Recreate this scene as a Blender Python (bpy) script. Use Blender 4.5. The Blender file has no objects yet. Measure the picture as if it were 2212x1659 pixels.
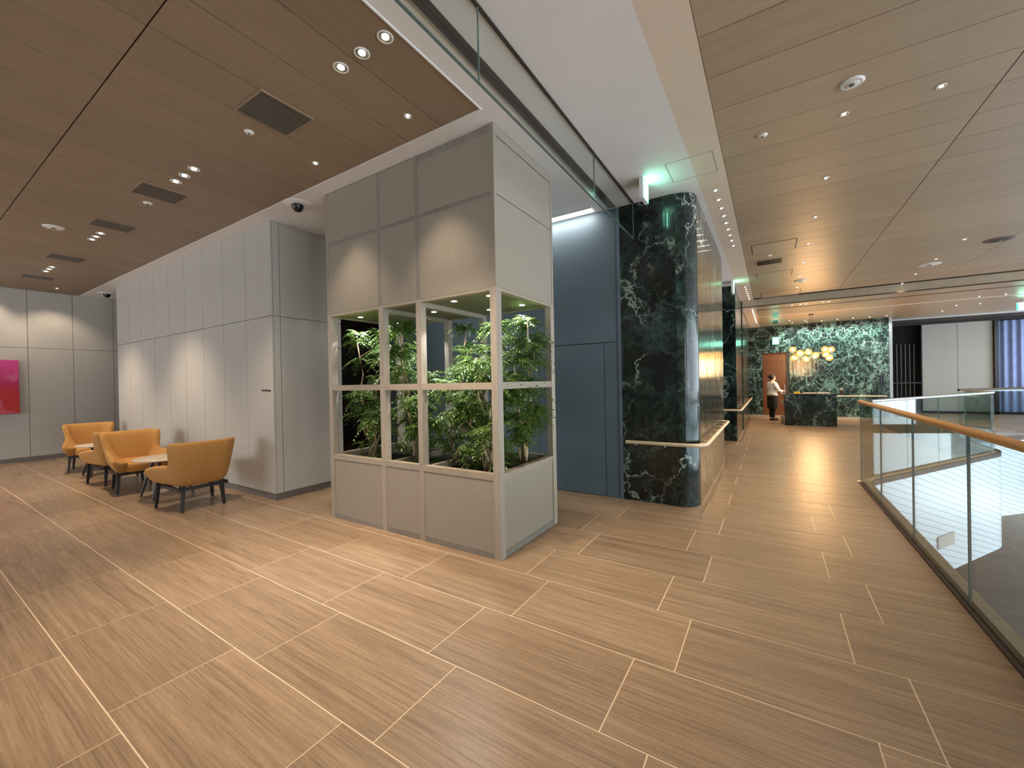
import bpy, bmesh, math, random
import numpy as np
from mathutils import Vector, Matrix

# ------------------------------------------------------------------ camera, world, exposure
S = bpy.context.scene
COL = S.collection
YAW, PITCH, ROLL, FPX, EYE = 0.5641, -0.0054, -0.0192, 880.6, 1.45
cd = bpy.data.cameras.new('camera'); cam = bpy.data.objects.new('camera', cd); COL.objects.link(cam)
fw = Vector((-math.sin(YAW)*math.cos(PITCH), math.cos(YAW)*math.cos(PITCH), math.sin(PITCH)))
rt = Vector((math.cos(YAW), math.sin(YAW), 0)); up = rt.cross(fw)
r2 = rt*math.cos(ROLL)+up*math.sin(ROLL); u2 = -rt*math.sin(ROLL)+up*math.cos(ROLL)
cam.matrix_world = Matrix(((r2.x, u2.x, -fw.x, 0), (r2.y, u2.y, -fw.y, 0), (r2.z, u2.z, -fw.z, EYE), (0, 0, 0, 1)))
cd.sensor_fit = 'HORIZONTAL'; cd.sensor_width = 36.0; cd.lens = FPX*36.0/2212; cd.clip_start = 0.05; cd.clip_end = 200
S.camera = cam
W = bpy.data.worlds.new('world'); S.world = W; W.use_nodes = True
bg = W.node_tree.nodes['Background']; bg.inputs[0].default_value = (0.80, 0.90, 1.0, 1); bg.inputs[1].default_value = 3.9
vs = S.view_settings
vs.view_transform = 'Standard'; vs.look = 'None'; vs.gamma = 1.0; vs.use_curve_mapping = False; vs.exposure = 0.88
S.cycles.max_bounces = 6; S.cycles.diffuse_bounces = 3; S.cycles.glossy_bounces = 2; S.cycles.transmission_bounces = 6
S.cycles.transparent_max_bounces = 12; S.cycles.caustics_reflective = False; S.cycles.caustics_refractive = False
S.cycles.sample_clamp_indirect = 6.0; S.cycles.use_adaptive_sampling = True; S.cycles.adaptive_threshold = 0.05; S.cycles.adaptive_min_samples = 16

rnd = random.Random(7)
ZC, ZB = 3.545, 3.36          # ceiling heights: lobby, reception end
WARM = (1.0, 0.84, 0.66); WARM2 = (1.0, 0.70, 0.42); COOL = (0.93, 0.97, 1.0)

# ------------------------------------------------------------------ materials
def srgb(r, g, b):
    f = lambda v: (v/255/12.92 if v/255 <= .04045 else ((v/255+.055)/1.055)**2.4)
    return (f(r), f(g), f(b), 1)
class NT:
    def __init__(s, name):
        s.m = bpy.data.materials.new(name); s.m.use_nodes = True; s.t = s.m.node_tree
        s.b = s.t.nodes['Principled BSDF']; s.out = s.t.nodes['Material Output']
    def n(s, typ, **kw):
        nd = s.t.nodes.new(typ)
        for k, v in kw.items():
            if k in nd.inputs.keys(): nd.inputs[k].default_value = v
            else: setattr(nd, k, v)
        return nd
    def l(s, a, b): s.t.links.new(a, b)
    def ramp(s, fac, stops):
        r = s.n('ShaderNodeValToRGB'); e = r.color_ramp.elements
        while len(e) < len(stops): e.new(0.5)
        for el, (p, c) in zip(e, stops): el.position = p; el.color = c
        s.l(fac, r.inputs[0]); return r.outputs[0]
    def coords(s, scale=(1, 1, 1), rand=0.0, kind='Object', rot=(0, 0, 0)):
        tc = s.n('ShaderNodeTexCoord'); v = tc.outputs[kind]
        if rand:
            oi = s.n('ShaderNodeObjectInfo'); ml = s.n('ShaderNodeMath', operation='MULTIPLY'); ml.inputs[1].default_value = rand
            s.l(oi.outputs['Random'], ml.inputs[0]); ad = s.n('ShaderNodeVectorMath', operation='ADD')
            s.l(v, ad.inputs[0]); s.l(ml.outputs[0], ad.inputs[1]); v = ad.outputs[0]
        mp = s.n('ShaderNodeMapping'); mp.inputs['Scale'].default_value = scale; mp.inputs['Rotation'].default_value = rot
        s.l(v, mp.inputs[0]); return mp.outputs[0]
    def noise(s, vec, scale, detail=4, rough=.55, dist=0):
        nd = s.n('ShaderNodeTexNoise'); nd.inputs['Scale'].default_value = scale; nd.inputs['Detail'].default_value = detail
        nd.inputs['Roughness'].default_value = rough; nd.inputs['Distortion'].default_value = dist
        s.l(vec, nd.inputs['Vector']); return nd.outputs['Fac']
    def mix(s, fac, a, b, blend='MIX'):
        nd = s.n('ShaderNodeMix', data_type='RGBA', blend_type=blend)
        for val, sock in ((fac, nd.inputs[0]), (a, nd.inputs[6]), (b, nd.inputs[7])):
            if isinstance(val, (int, float)): sock.default_value = val
            elif isinstance(val, tuple): sock.default_value = val
            else: s.l(val, sock)
        return nd.outputs[2]
    def bump(s, h, strength=.2, dist=.01):
        b = s.n('ShaderNodeBump'); b.inputs['Strength'].default_value = strength; b.inputs['Distance'].default_value = dist
        s.l(h, b.inputs['Height']); s.l(b.outputs[0], s.b.inputs['Normal'])

def pmat(name, c, var=.10, scale=6, rough=.5, metal=0, bump=0, stretch=(1, 1, 1), rand=5, spec=.5, bscale=None):
    t = NT(name); v = t.coords(stretch, rand); f = t.noise(v, scale)
    lo = tuple(x*(1-var) for x in c[:3])+(1,); hi = tuple(min(1, x*(1+var)) for x in c[:3])+(1,)
    t.l(t.ramp(f, [(.3, lo), (.7, hi)]), t.b.inputs['Base Color'])
    t.b.inputs['Roughness'].default_value = rough; t.b.inputs['Metallic'].default_value = metal
    t.b.inputs['Specular IOR Level'].default_value = spec
    if bump: t.bump(t.noise(v, bscale or scale*8, 3), bump, .004)
    return t.m
def emat(name, c, strength):
    t = NT(name); t.b.inputs['Base Color'].default_value = c
    f = t.noise(t.coords(), 30); t.l(t.ramp(f, [(0, tuple(x*.96 for x in c[:3])+(1,)), (1, c)]), t.b.inputs['Emission Color'])
    t.b.inputs['Emission Strength'].default_value = strength; t.b.inputs['Roughness'].default_value = .4
    return t.m
def tile_mat(name, dark, mid, light, rough):
    t = NT(name)
    v = t.coords((.42, 13, 1), 40); f1 = t.noise(v, 1.5, 5, .6, .1)
    v2 = t.coords((1.3, 55, 1), 40); f2 = t.noise(v2, 2.0, 4, .65)
    v3 = t.coords((1, 1, 1), 40); f3 = t.noise(t.coords((30, 110, 1), 40), 2, 3, .7)
    c = t.ramp(f1, [(.28, dark), (.5, mid), (.74, light)])
    c = t.mix(.5, c, t.ramp(f2, [(.36, dark), (.62, light)]))
    c = t.mix(.22, c, t.ramp(f3, [(.3, dark), (.7, light)]))
    oi = t.n('ShaderNodeObjectInfo'); mr = t.n('ShaderNodeMapRange'); mr.inputs['To Min'].default_value = .9; mr.inputs['To Max'].default_value = 1.07
    t.l(oi.outputs['Random'], mr.inputs['Value']); cb = t.n('ShaderNodeCombineColor')
    for i in range(3): t.l(mr.outputs[0], cb.inputs[i])
    c = t.mix(1.0, c, cb.outputs[0], 'MULTIPLY')
    t.l(c, t.b.inputs['Base Color'])
    t.l(t.ramp(f2, [(.3, (rough+.08,)*3+(1,)), (.7, (rough-.05,)*3+(1,))]), t.b.inputs['Roughness'])
    t.bump(f3, .06, .002)
    return t.m
def wood_mat(name, dark, light, stretch, rough=.45, rand=30):
    t = NT(name); v = t.coords(stretch, rand)
    f = t.noise(v, 2.2, 6, .62, .3); f2 = t.noise(v, 14, 3, .6)
    c = t.mix(.35, t.ramp(f, [(.3, dark), (.7, light)]), t.ramp(f2, [(.35, dark), (.65, light)]))
    oi = t.n('ShaderNodeObjectInfo'); mr = t.n('ShaderNodeMapRange'); mr.inputs['To Min'].default_value = .93; mr.inputs['To Max'].default_value = 1.06
    t.l(oi.outputs['Random'], mr.inputs['Value']); cb = t.n('ShaderNodeCombineColor')
    for i in range(3): t.l(mr.outputs[0], cb.inputs[i])
    t.l(t.mix(1.0, c, cb.outputs[0], 'MULTIPLY'), t.b.inputs['Base Color'])
    t.b.inputs['Roughness'].default_value = rough; t.bump(f2, .08, .002)
    return t.m
def marble_mat(name, k=1.0, rough=.1, dense=0.0):
    t = NT(name)
    tc = t.n('ShaderNodeTexCoord'); oi = t.n('ShaderNodeObjectInfo'); ad = t.n('ShaderNodeVectorMath', operation='ADD')
    sc = t.n('ShaderNodeVectorMath', operation='SCALE'); sc.inputs['Scale'].default_value = 50
    t.l(oi.outputs['Color'], sc.inputs[0]); t.l(tc.outputs['Object'], ad.inputs[0]); t.l(sc.outputs[0], ad.inputs[1])
    v = ad.outputs[0]
    def warp(vec, scale, amount, detail=6):
        wn = t.n('ShaderNodeTexNoise'); wn.inputs['Scale'].default_value = scale; wn.inputs['Detail'].default_value = detail; wn.inputs['Roughness'].default_value = .66
        t.l(vec, wn.inputs['Vector']); sb = t.n('ShaderNodeVectorMath', operation='SUBTRACT'); sb.inputs[1].default_value = (.5, .5, .5)
        t.l(wn.outputs['Color'], sb.inputs[0]); s2 = t.n('ShaderNodeVectorMath', operation='SCALE'); s2.inputs['Scale'].default_value = amount
        t.l(sb.outputs[0], s2.inputs[0]); a2 = t.n('ShaderNodeVectorMath', operation='ADD'); t.l(vec, a2.inputs[0]); t.l(s2.outputs[0], a2.inputs[1]); return a2.outputs[0]
    def mapped(vec, scale, rot):
        mp = t.n('ShaderNodeMapping'); mp.inputs['Scale'].default_value = scale; mp.inputs['Rotation'].default_value = rot; t.l(vec, mp.inputs[0]); return mp.outputs[0]
    w = mapped(warp(v, 1.5, 1.3), (1.5, 1.5, .62), (.45, .40, .2))
    w2 = mapped(warp(v, 2.6, .8), (1.3, 1.3, .9), (-.5, .3, .4))
    def vein(vec, scale, w0, w1):
        vo = t.n('ShaderNodeTexVoronoi', feature='DISTANCE_TO_EDGE'); vo.inputs['Scale'].default_value = scale; t.l(vec, vo.inputs['Vector'])
        return t.ramp(vo.outputs['Distance'], [(0, (1, 1, 1, 1)), (w0, (.5, .5, .5, 1)), (w1, (0, 0, 0, 1))])
    def mask(sc_, a, b, top=1):
        return t.ramp(t.noise(v, sc_, 4, .6), [(a, (0, 0, 0, 1)), (b, (top, top, top, 1))])
    cloud = t.noise(w, 1.3, 9, .70, .9)
    fine = t.noise(w, 5, 8, .74, .5)
    base = t.ramp(cloud, [(.40, srgb(9, 13, 14)), (.54, srgb(16, 24, 23)), (.64, srgb(30, 46, 41)), (.78, srgb(70, 96, 84))] if dense else [(.38, srgb(10, 14, 15)), (.50, srgb(18, 27, 26)), (.58, srgb(40, 62, 54)), (.70, srgb(92, 120, 106))])
    base = t.mix(.42, base, t.ramp(fine, [(.40, srgb(8, 12, 12)), (.56, srgb(26, 38, 36)), (.72, srgb(86, 110, 100))]))
    d = dense; tf = .62 if d else 1.0; hi = .35 if d else 0
    v1 = t.mix(1.0, vein(w2, 1.1 if not d else 1.9, .007*tf, .018*tf), mask(1.3, .43-d, .57-d), 'MULTIPLY')
    v2 = t.mix(1.0, vein(w, 2.2, .02, .09), mask(1.1, .42-d, .66-d, .6+hi), 'MULTIPLY')
    v3 = t.mix(1.0, vein(w2, 5.5, .015, .05), mask(2.0, .50-d, .70-d, .45+hi), 'MULTIPLY')
    c = t.mix(v2, base, srgb(92, 118, 106) if not d else srgb(112, 146, 130)); c = t.mix(v3, c, srgb(104, 130, 118)); c = t.mix(v1, c, srgb(184, 196, 186) if not d else srgb(176, 200, 186))
    if k != 1.0: c = t.mix(1.0, c, (k, k, k, 1), 'MULTIPLY')
    t.l(c, t.b.inputs['Base Color']); t.b.inputs['Roughness'].default_value = rough; t.b.inputs['Specular IOR Level'].default_value = .5
    t.bump(t.noise(mapped(tc.outputs['Object'], (16, 16, .5), (0, 0, 0)), 1.0, 3), .75, .006)
    return t.m
def glass_mat(name, tint, refl=.08, graze=.90):
    t = NT(name); nt = t.t
    tr = t.n('ShaderNodeBsdfTransparent'); f = t.noise(t.coords(), 1.2, 2)
    t.l(t.ramp(f, [(0, tuple(x*.985 for x in tint[:3])+(1,)), (1, tint)]), tr.inputs['Color'])
    gl = t.n('ShaderNodeBsdfGlossy'); gl.inputs['Roughness'].default_value = .02
    lw = t.n('ShaderNodeLayerWeight'); lw.inputs['Blend'].default_value = .5
    pw = t.n('ShaderNodeMath', operation='POWER'); pw.inputs[1].default_value = 5; t.l(lw.outputs['Facing'], pw.inputs[0])
    fr = t.n('ShaderNodeMath', operation='MULTIPLY_ADD'); fr.inputs[1].default_value = graze; fr.inputs[2].default_value = refl*.5; t.l(pw.outputs[0], fr.inputs[0])
    mx = t.n('ShaderNodeMixShader'); t.l(fr.outputs[0], mx.inputs[0]); t.l(tr.outputs[0], mx.inputs[1]); t.l(gl.outputs[0], mx.inputs[2])
    t.l(mx.outputs[0], t.out.inputs['Surface']); return t.m

M = {}
M['tile'] = tile_mat('floor_tile', srgb(102, 82, 63), srgb(146, 119, 93), srgb(182, 153, 123), .31)
M['grout'] = pmat('grout', srgb(226, 200, 168), .04, 20, .6)
M['plank_l'] = wood_mat('ceiling_plank_lobby', srgb(136, 116, 95), srgb(154, 133, 111), (14, .6, 1), .5)
M['plank_r'] = wood_mat('ceiling_plank_corridor', srgb(168, 149, 124), srgb(190, 170, 144), (.6, 14, 1), .38)
M['backing'] = pmat('ceiling_backing', srgb(58, 45, 34), .1, 8, .8)
M['white'] = pmat('white_soffit_paint', srgb(233, 230, 228), .015, 3, .7)
M['cream'] = pmat('soffit_painted_warm_light', srgb(228, 211, 190), .02, 3, .7)  # tan tone paints in the warm light along the white soffit's edge
M['greypanel'] = pmat('grey_wall_panel', srgb(176, 169, 159), .04, 14, .75, bump=.06, stretch=(1, 1, 3))
M['seam'] = pmat('dark_seam', srgb(62, 54, 46), .1, 10, .8)
M['basegrey'] = wood_mat('baseboard_grey', srgb(92, 84, 78), srgb(120, 112, 104), (1.5, 1.5, 20), .6)
M['fabric'] = pmat('planter_fabric_panel', srgb(146, 135, 120), .05, 40, .85, bump=.12, bscale=260)
M['strip'] = wood_mat('planter_wood_strip', srgb(118, 110, 100), srgb(134, 126, 115), (10, 10, 1.5), .65)
M['post'] = wood_mat('planter_post_wood', srgb(140, 128, 113), srgb(166, 153, 138), (16, 16, 1.6), .6)
M['sill'] = wood_mat('planter_sill_wood', srgb(138, 125, 108), srgb(166, 152, 133), (1.6, 12, 12), .6)
M['innerwood'] = wood_mat('planter_inner_ceiling', srgb(96, 88, 70), srgb(120, 112, 90), (2, 10, 2), .5)
M['soil'] = pmat('soil', srgb(46, 34, 24), .35, 30, .95, bump=.6)
M['blue'] = pmat('blue_painted_wall', srgb(92, 108, 117), .04, 3, .55, bump=.03)
M['darkwall'] = pmat('shade_toned_dark_wall', srgb(54, 50, 44), .08, 4, .6)  # near-black tone carries the shade of the unlit passage
M['marble'] = marble_mat('green_black_marble', 1.0, .13)
M['marble_b'] = marble_mat('green_marble_back_wall', 1.35, .14, .07)
M['rail'] = wood_mat('pale_wood_handrail', srgb(196, 172, 140), srgb(222, 200, 168), (10, 1, 10), .4)
M['rail_oak'] = wood_mat('oak_handrail', srgb(176, 122, 66), srgb(206, 154, 94), (14, 1, 14), .4)
M['steel'] = pmat('brushed_steel', srgb(170, 172, 172), .05, 30, .35, .9)
M['chrome'] = pmat('chrome_reflector', srgb(225, 225, 228), .04, 10, .12, 1.0)
M['trimwhite'] = pmat('white_metal_trim', srgb(226, 224, 218), .03, 8, .45)
M['grille'] = pmat('grille_metal', srgb(100, 90, 80), .06, 12, .5)
M['black'] = pmat('black_plastic', srgb(20, 20, 22), .15, 10, .3)
M['dark'] = pmat('dark_void', srgb(14, 13, 13), .2, 10, .8)
M['orange'] = pmat('mustard_upholstery', srgb(178, 127, 66), .09, 60, .88, bump=.25, bscale=300)
M['orange2'] = pmat('mustard_seat_upholstery', srgb(192, 136, 66), .09, 60, .88, bump=.25, bscale=300)
M['legblack'] = pmat('black_stained_wood', srgb(34, 28, 27), .2, 20, .45)
M['tabletop'] = pmat('pale_stone_tabletop', srgb(190, 172, 150), .12, 9, .35)
M['leaf'] = None
M['bark'] = pmat('pale_bark', srgb(190, 160, 124), .25, 40, .8, bump=.4)
M['glass'] = glass_mat('balustrade_glass', (.90, .955, .945, 1))
M['glass_s'] = glass_mat('smoke_curtain_glass', (.94, .965, .958, 1), .05, .30)
M['glassedge'] = pmat('glass_edge', srgb(96, 112, 110), .1, 10, .2)
M['kerb'] = pmat('stone_kerb', srgb(150, 132, 110), .1, 20, .55)
M['kerbdark'] = pmat('kerb_shadow_dark_trim', srgb(66, 50, 38), .1, 20, .6)  # dark tone for the kerb's shadow strip, also far rim and rail
M['fascia'] = None
M['lowerfloor'] = tile_mat('lower_floor', srgb(52, 42, 34), srgb(66, 54, 44), srgb(82, 69, 57), .75)
M['bulb'] = emat('downlight_bulb', (1, .93, .84, 1), 22)
M['bulb_c'] = emat('cool_lens', (.95, .98, 1, 1), 18)
M['exitgreen'] = emat('exit_sign_green', (.02, .62, .36, 1), 1.5)
M['exitwhite'] = emat('exit_sign_white', (.72, 1, .9, 1), 1.3)
M['amber'] = emat('amber_bulb', (1, .72, .36, 1), 26)
M['doorwood'] = wood_mat('copper_wood_door', srgb(92, 54, 32), srgb(118, 72, 44), (10, 10, 1), .3)
M['curtain_w'] = pmat('pale_roller_blind', srgb(186, 186, 176), .03, 2, .8)
M['curtain_b'] = pmat('blue_curtain', srgb(134, 150, 190), .08, 5, .8)
M['jacket'] = pmat('ivory_jacket', srgb(236, 232, 220), .03, 20, .8)
M['skirt'] = pmat('black_skirt', srgb(16, 14, 15), .2, 20, .8)
M['skin'] = pmat('skin', srgb(214, 164, 134), .04, 12, .6)
M['hair'] = pmat('dark_hair', srgb(34, 20, 18), .3, 30, .5)
M['maskw'] = pmat('white_face_mask', srgb(236, 236, 232), .02, 20, .8)
M['yellow'] = pmat('yellow_plastic', srgb(240, 190, 30), .06, 10, .4)
M['paper'] = pmat('white_paper', srgb(226, 222, 210), .03, 10, .7)
M['bottle'] = pmat('cream_plastic_bottle', srgb(206, 202, 168), .04, 8, .4)
M['text'] = pmat('black_lettering', srgb(24, 20, 20), .05, 8, .5)
def _art():
    t = NT('pink_red_painting'); v = t.coords((1, 1, 1))
    sx = t.n('ShaderNodeSeparateXYZ'); t.l(v, sx.inputs[0])
    n = t.noise(v, 3.2, 6, .65, .5); ad = t.n('ShaderNodeMath', operation='MULTIPLY_ADD'); ad.inputs[1].default_value = .45; t.l(n, ad.inputs[0])
    mr = t.n('ShaderNodeMapRange'); mr.inputs['From Min'].default_value = -.55; mr.inputs['From Max'].default_value = .55; mr.inputs['To Min'].default_value = -.22; mr.inputs['To Max'].default_value = .78
    t.l(sx.outputs['Z'], mr.inputs['Value']); t.l(mr.outputs[0], ad.inputs[2])
    c = t.ramp(ad.outputs[0], [(.12, srgb(176, 30, 20)), (.38, srgb(176, 16, 34)), (.6, srgb(168, 14, 74)), (.9, srgb(196, 60, 124))])
    p = t.noise(v, 2.0, 5, .7); c = t.mix(t.ramp(p, [(.56, (0, 0, 0, 1)), (.70, (.7, .7, .7, 1))]), c, srgb(206, 116, 150))
    t.l(c, t.b.inputs['Base Color']); t.b.inputs['Roughness'].default_value = .6; t.bump(t.noise(v, 25, 4), .3, .006)
    return t.m
M['art'] = _art()
def _leaf():
    t = NT('fern_green_leaf'); f = t.noise(t.coords(), 5, 3); f2 = t.noise(t.coords(), 40, 2)
    c = t.mix(.4, t.ramp(f, [(.3, srgb(52, 80, 34)), (.7, srgb(122, 146, 66))]), t.ramp(f2, [(.3, srgb(44, 80, 30)), (.7, srgb(122, 158, 70))]))
    t.l(c, t.b.inputs['Base Color']); t.b.inputs['Roughness'].default_value = .42
    tl = t.n('ShaderNodeBsdfTranslucent'); t.l(c, tl.inputs['Color']); mx = t.n('ShaderNodeMixShader'); mx.inputs[0].default_value = .28
    t.l(t.b.outputs[0], mx.inputs[1]); t.l(tl.outputs[0], mx.inputs[2]); t.l(mx.outputs[0], t.out.inputs['Surface'])
    return t.m
M['leaf'] = _leaf()
def _fascia():
    t = NT('white_lined_fascia'); v = t.coords((1, 1, 1), kind='Object')
    wv = t.n('ShaderNodeTexWave', wave_type='BANDS', bands_direction='Z'); wv.inputs['Scale'].default_value = 3.4; wv.inputs['Distortion'].default_value = 0
    mp = t.n('ShaderNodeMapping'); mp.inputs['Rotation'].default_value = (0, math.radians(-17), 0); t.l(v, mp.inputs[0]); t.l(mp.outputs[0], wv.inputs['Vector'])
    c = t.ramp(wv.outputs['Fac'], [(0, srgb(150, 160, 166)), (.06, srgb(222, 228, 232))])
    t.l(c, t.b.inputs['Base Color']); t.b.inputs['Roughness'].default_value = .25
    return t.m
M['fascia'] = _fascia()

# ------------------------------------------------------------------ mesh helpers
class MB:
    def __init__(s): s.v = []; s.f = []
    def add(s, v, f):
        o = len(s.v); s.v += [tuple(p) for p in v]; s.f += [tuple(i+o for i in q) for q in f]; return s
    def box(s, x0, x1, y0, y1, z0, z1):
        return s.add([(x0, y0, z0), (x1, y0, z0), (x1, y1, z0), (x0, y1, z0), (x0, y0, z1), (x1, y0, z1), (x1, y1, z1), (x0, y1, z1)],
                     [(0, 3, 2, 1), (4, 5, 6, 7), (0, 1, 5, 4), (1, 2, 6, 5), (2, 3, 7, 6), (3, 0, 4, 7)])
    def prism(s, poly, z0, z1):
        n = len(poly); a = sum(poly[i][0]*poly[(i+1) % n][1]-poly[(i+1) % n][0]*poly[i][1] for i in range(n))
        if a < 0: poly = poly[::-1]
        v = [(x, y, z0) for x, y in poly]+[(x, y, z1) for x, y in poly]
        return s.add(v, [tuple(range(n))[::-1], tuple(range(n, 2*n))]+[(i, (i+1) % n, n+(i+1) % n, n+i) for i in range(n)])
    def lathe(s, prof, c=(0, 0, 0), n=24, cap=True):
        v = []; f = []
        for r, z in prof:
            for k in range(n):
                a = 2*math.pi*k/n; v.append((c[0]+r*math.cos(a), c[1]+r*math.sin(a), c[2]+z))
        for i in range(len(prof)-1):
            for k in range(n): f.append((i*n+k, i*n+(k+1) % n, (i+1)*n+(k+1) % n, (i+1)*n+k))
        if cap: f.append(tuple(range(n))[::-1]); f.append(tuple(range((len(prof)-1)*n, len(prof)*n)))
        return s.add(v, f)
    def tube(s, pts, r, n=10, r1=None):
        pts = [Vector(p) for p in pts]; v = []; f = []; m = len(pts)
        for i, p in enumerate(pts):
            d = (pts[min(i+1, m-1)]-pts[max(i-1, 0)]).normalized()
            a = d.cross(Vector((0, 0, 1)))
            if a.length < 1e-3: a = Vector((1, 0, 0))
            a.normalize(); b = d.cross(a); rr = r if r1 is None else r+(r1-r)*i/(m-1)
            for k in range(n):
                t = 2*math.pi*k/n; v.append(p+(a*math.cos(t)+b*math.sin(t))*rr)
        for i in range(m-1):
            for k in range(n): f.append((i*n+k, i*n+(k+1) % n, (i+1)*n+(k+1) % n, (i+1)*n+k))
        f.append(tuple(range(n))[::-1]); f.append(tuple(range((m-1)*n, m*n)))
        return s.add(v, f)
    def grid(s, rows, closed_v=True, caps=True):
        n = len(rows[0]); v = [p for r in rows for p in r]; f = []
        for i in range(len(rows)-1):
            for k in range(n if closed_v else n-1): f.append((i*n+k, i*n+(k+1) % n, (i+1)*n+(k+1) % n, (i+1)*n+k))
        if caps: f.append(tuple(range(n))[::-1]); f.append(tuple(range((len(rows)-1)*n, len(rows)*n)))
        return s.add(v, f)
    def sphere(s, c, r, nu=16, nv=10, sc=(1, 1, 1)):
        prof = [(max(1e-4, r*math.sin(math.pi*i/nv)), -r*math.cos(math.pi*i/nv)) for i in range(nv+1)]
        t = MB().lathe(prof, (0, 0, 0), nu)
        return s.add([(c[0]+p[0]*sc[0], c[1]+p[1]*sc[1], c[2]+p[2]*sc[2]) for p in t.v], t.f)
    def mesh(s, name, mat, smooth=False):
        me = bpy.data.meshes.new(name); me.from_pydata(s.v, [], s.f); me.update()
        bm = bmesh.new(); bm.from_mesh(me); bmesh.ops.recalc_face_normals(bm, faces=bm.faces); bm.to_mesh(me); bm.free()
        if mat: me.materials.append(mat)
        if smooth: me.shade_smooth()
        return me
    def build(s, name, mat, parent=None, smooth=False, loc=None, subd=0, bevel=0, angle=None):
        o = bpy.data.objects.new(name, s.mesh(name, mat, smooth)); COL.objects.link(o)
        if parent: o.parent = parent
        if loc: o.location = loc
        if bevel:
            b = o.modifiers.new('bevel', 'BEVEL'); b.width = bevel; b.segments = 2; b.limit_method = 'ANGLE'
        if subd:
            m = o.modifiers.new('subd', 'SUBSURF'); m.levels = subd; m.render_levels = subd
        if angle and smooth: o.data.set_sharp_from_angle(angle=angle)
        return o
def box(x0, x1, y0, y1, z0, z1): return MB().box(x0, x1, y0, y1, z0, z1)
def cbox(mesh_xyz):                                     # centred box: half sizes
    a, b, c = mesh_xyz; return MB().box(-a, a, -b, b, -c, c)
def link(name, data, parent=None, loc=(0, 0, 0), rot=None, scale=None):
    o = bpy.data.objects.new(name, data); COL.objects.link(o); o.location = loc
    if parent: o.parent = parent
    if rot: o.rotation_euler = rot
    if scale: o.scale = scale
    return o
def struct(o): o['kind'] = 'structure'; return o
def tag(o, label, cat, group=None):
    o['label'] = label; o['category'] = cat
    if group: o['group'] = group
    return o
def thing(name, label, cat, loc=(0, 0, 0), rz=0, group=None):
    o = bpy.data.objects.new(name, None); COL.objects.link(o); o.location = loc; o.rotation_euler = (0, 0, rz); o.empty_display_size = .1
    return tag(o, label, cat, group)
def copy_tree(o, parent=None):
    c = o.copy(); COL.objects.link(c); c.parent = parent
    for ch in list(o.children): copy_tree(ch, c)
    return c
def spot(parent, loc, energy, color, size=80, blend=.6, aim=(0, 0, -1), radius=.035):
    l = bpy.data.lights.new('bulb_light', 'SPOT'); l.energy = energy; l.color = color; l.spot_size = math.radians(size); l.spot_blend = blend; l.shadow_soft_size = radius
    o = bpy.data.objects.new('bulb_light', l); COL.objects.link(o); o.parent = parent; o.location = loc
    o.rotation_euler = Vector(aim).to_track_quat('-Z', 'Y').to_euler(); return o
def area(parent, loc, energy, color, sx, sy, aim):
    l = bpy.data.lights.new('strip_light', 'AREA'); l.energy = energy; l.color = color; l.shape = 'RECTANGLE'; l.size = sx; l.size_y = sy
    o = bpy.data.objects.new('strip_light', l); COL.objects.link(o); o.parent = parent; o.location = loc
    o.rotation_euler = Vector(aim).to_track_quat('-Z', 'Y').to_euler(); return o

# ------------------------------------------------------------------ floor: void outline, slab, tiles
A = (1.15, 7.30); B = (3.56, 11.02); Cc = (3.56, 12.55); D = (5.3, 14.35)
KX = 1.10                                                # void edge of the near balustrade kerb
def arc_corner(p, q, r, n=8):                            # rounded corner at q of polyline p-q-r
    p0, q0, r0, rad = Vector(p), Vector(q), Vector(r), n[1] if isinstance(n, tuple) else .35
    k = n[0] if isinstance(n, tuple) else n
    a = q0+(p0-q0).normalized()*rad; b = q0+(r0-q0).normalized()*rad
    return [tuple((1-t)**2*a+2*t*(1-t)*q0+t*t*b) for t in [i/k for i in range(k+1)]]
edge_far = [(KX, 7.05)] + arc_corner((KX, 5), (KX+.02, 7.28), B, (5, .22)) + arc_corner(A, B, Cc, (8, .30)) + [Cc, D]
slab = [(-12.94, -6.0), (KX, -6.0)] + edge_far + [(8.6, 14.35), (8.6, 22), (-12.94, 22)]
floor = struct(MB().prism(slab, -.12, -.0012).build('floor', M['grout']))
floor_l = struct(box(-4, 14, -8, 34, -4.3, -4.2).build('floor_lower_level', M['lowerfloor']))
TL, TW, JX, JY = .9585, .5193, .0060, .0065
tile_me = cbox((TL/2-JX/2, TW/2-JY/2, .003)).mesh('tile', M['tile'])
def row_y(k): return 1.591+TW*(k+.5)                     # centre of row k
def clip_half(poly, p, n):                               # keep side where (x-p).n <= 0
    out = []
    for i in range(len(poly)):
        a, b = poly[i], poly[(i+1) % len(poly)]
        da = (a[0]-p[0])*n[0]+(a[1]-p[1])*n[1]; db = (b[0]-p[0])*n[0]+(b[1]-p[1])*n[1]
        if da <= 0: out.append(a)
        if da*db < 0:
            t = da/(da-db); out.append((a[0]+(b[0]-a[0])*t, a[1]+(b[1]-a[1])*t))
    return out
def project(x, y, z):
    d = Vector((x, y, z-EYE)); w = d.dot(fw)
    return (1106+FPX*d.dot(r2)/w, 829.5-FPX*d.dot(u2)/w) if w > .15 else None
dAB = Vector((B[0]-A[0], B[1]-A[1])).normalized(); nAB = (dAB.y, -dAB.x)
cand = []
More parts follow.
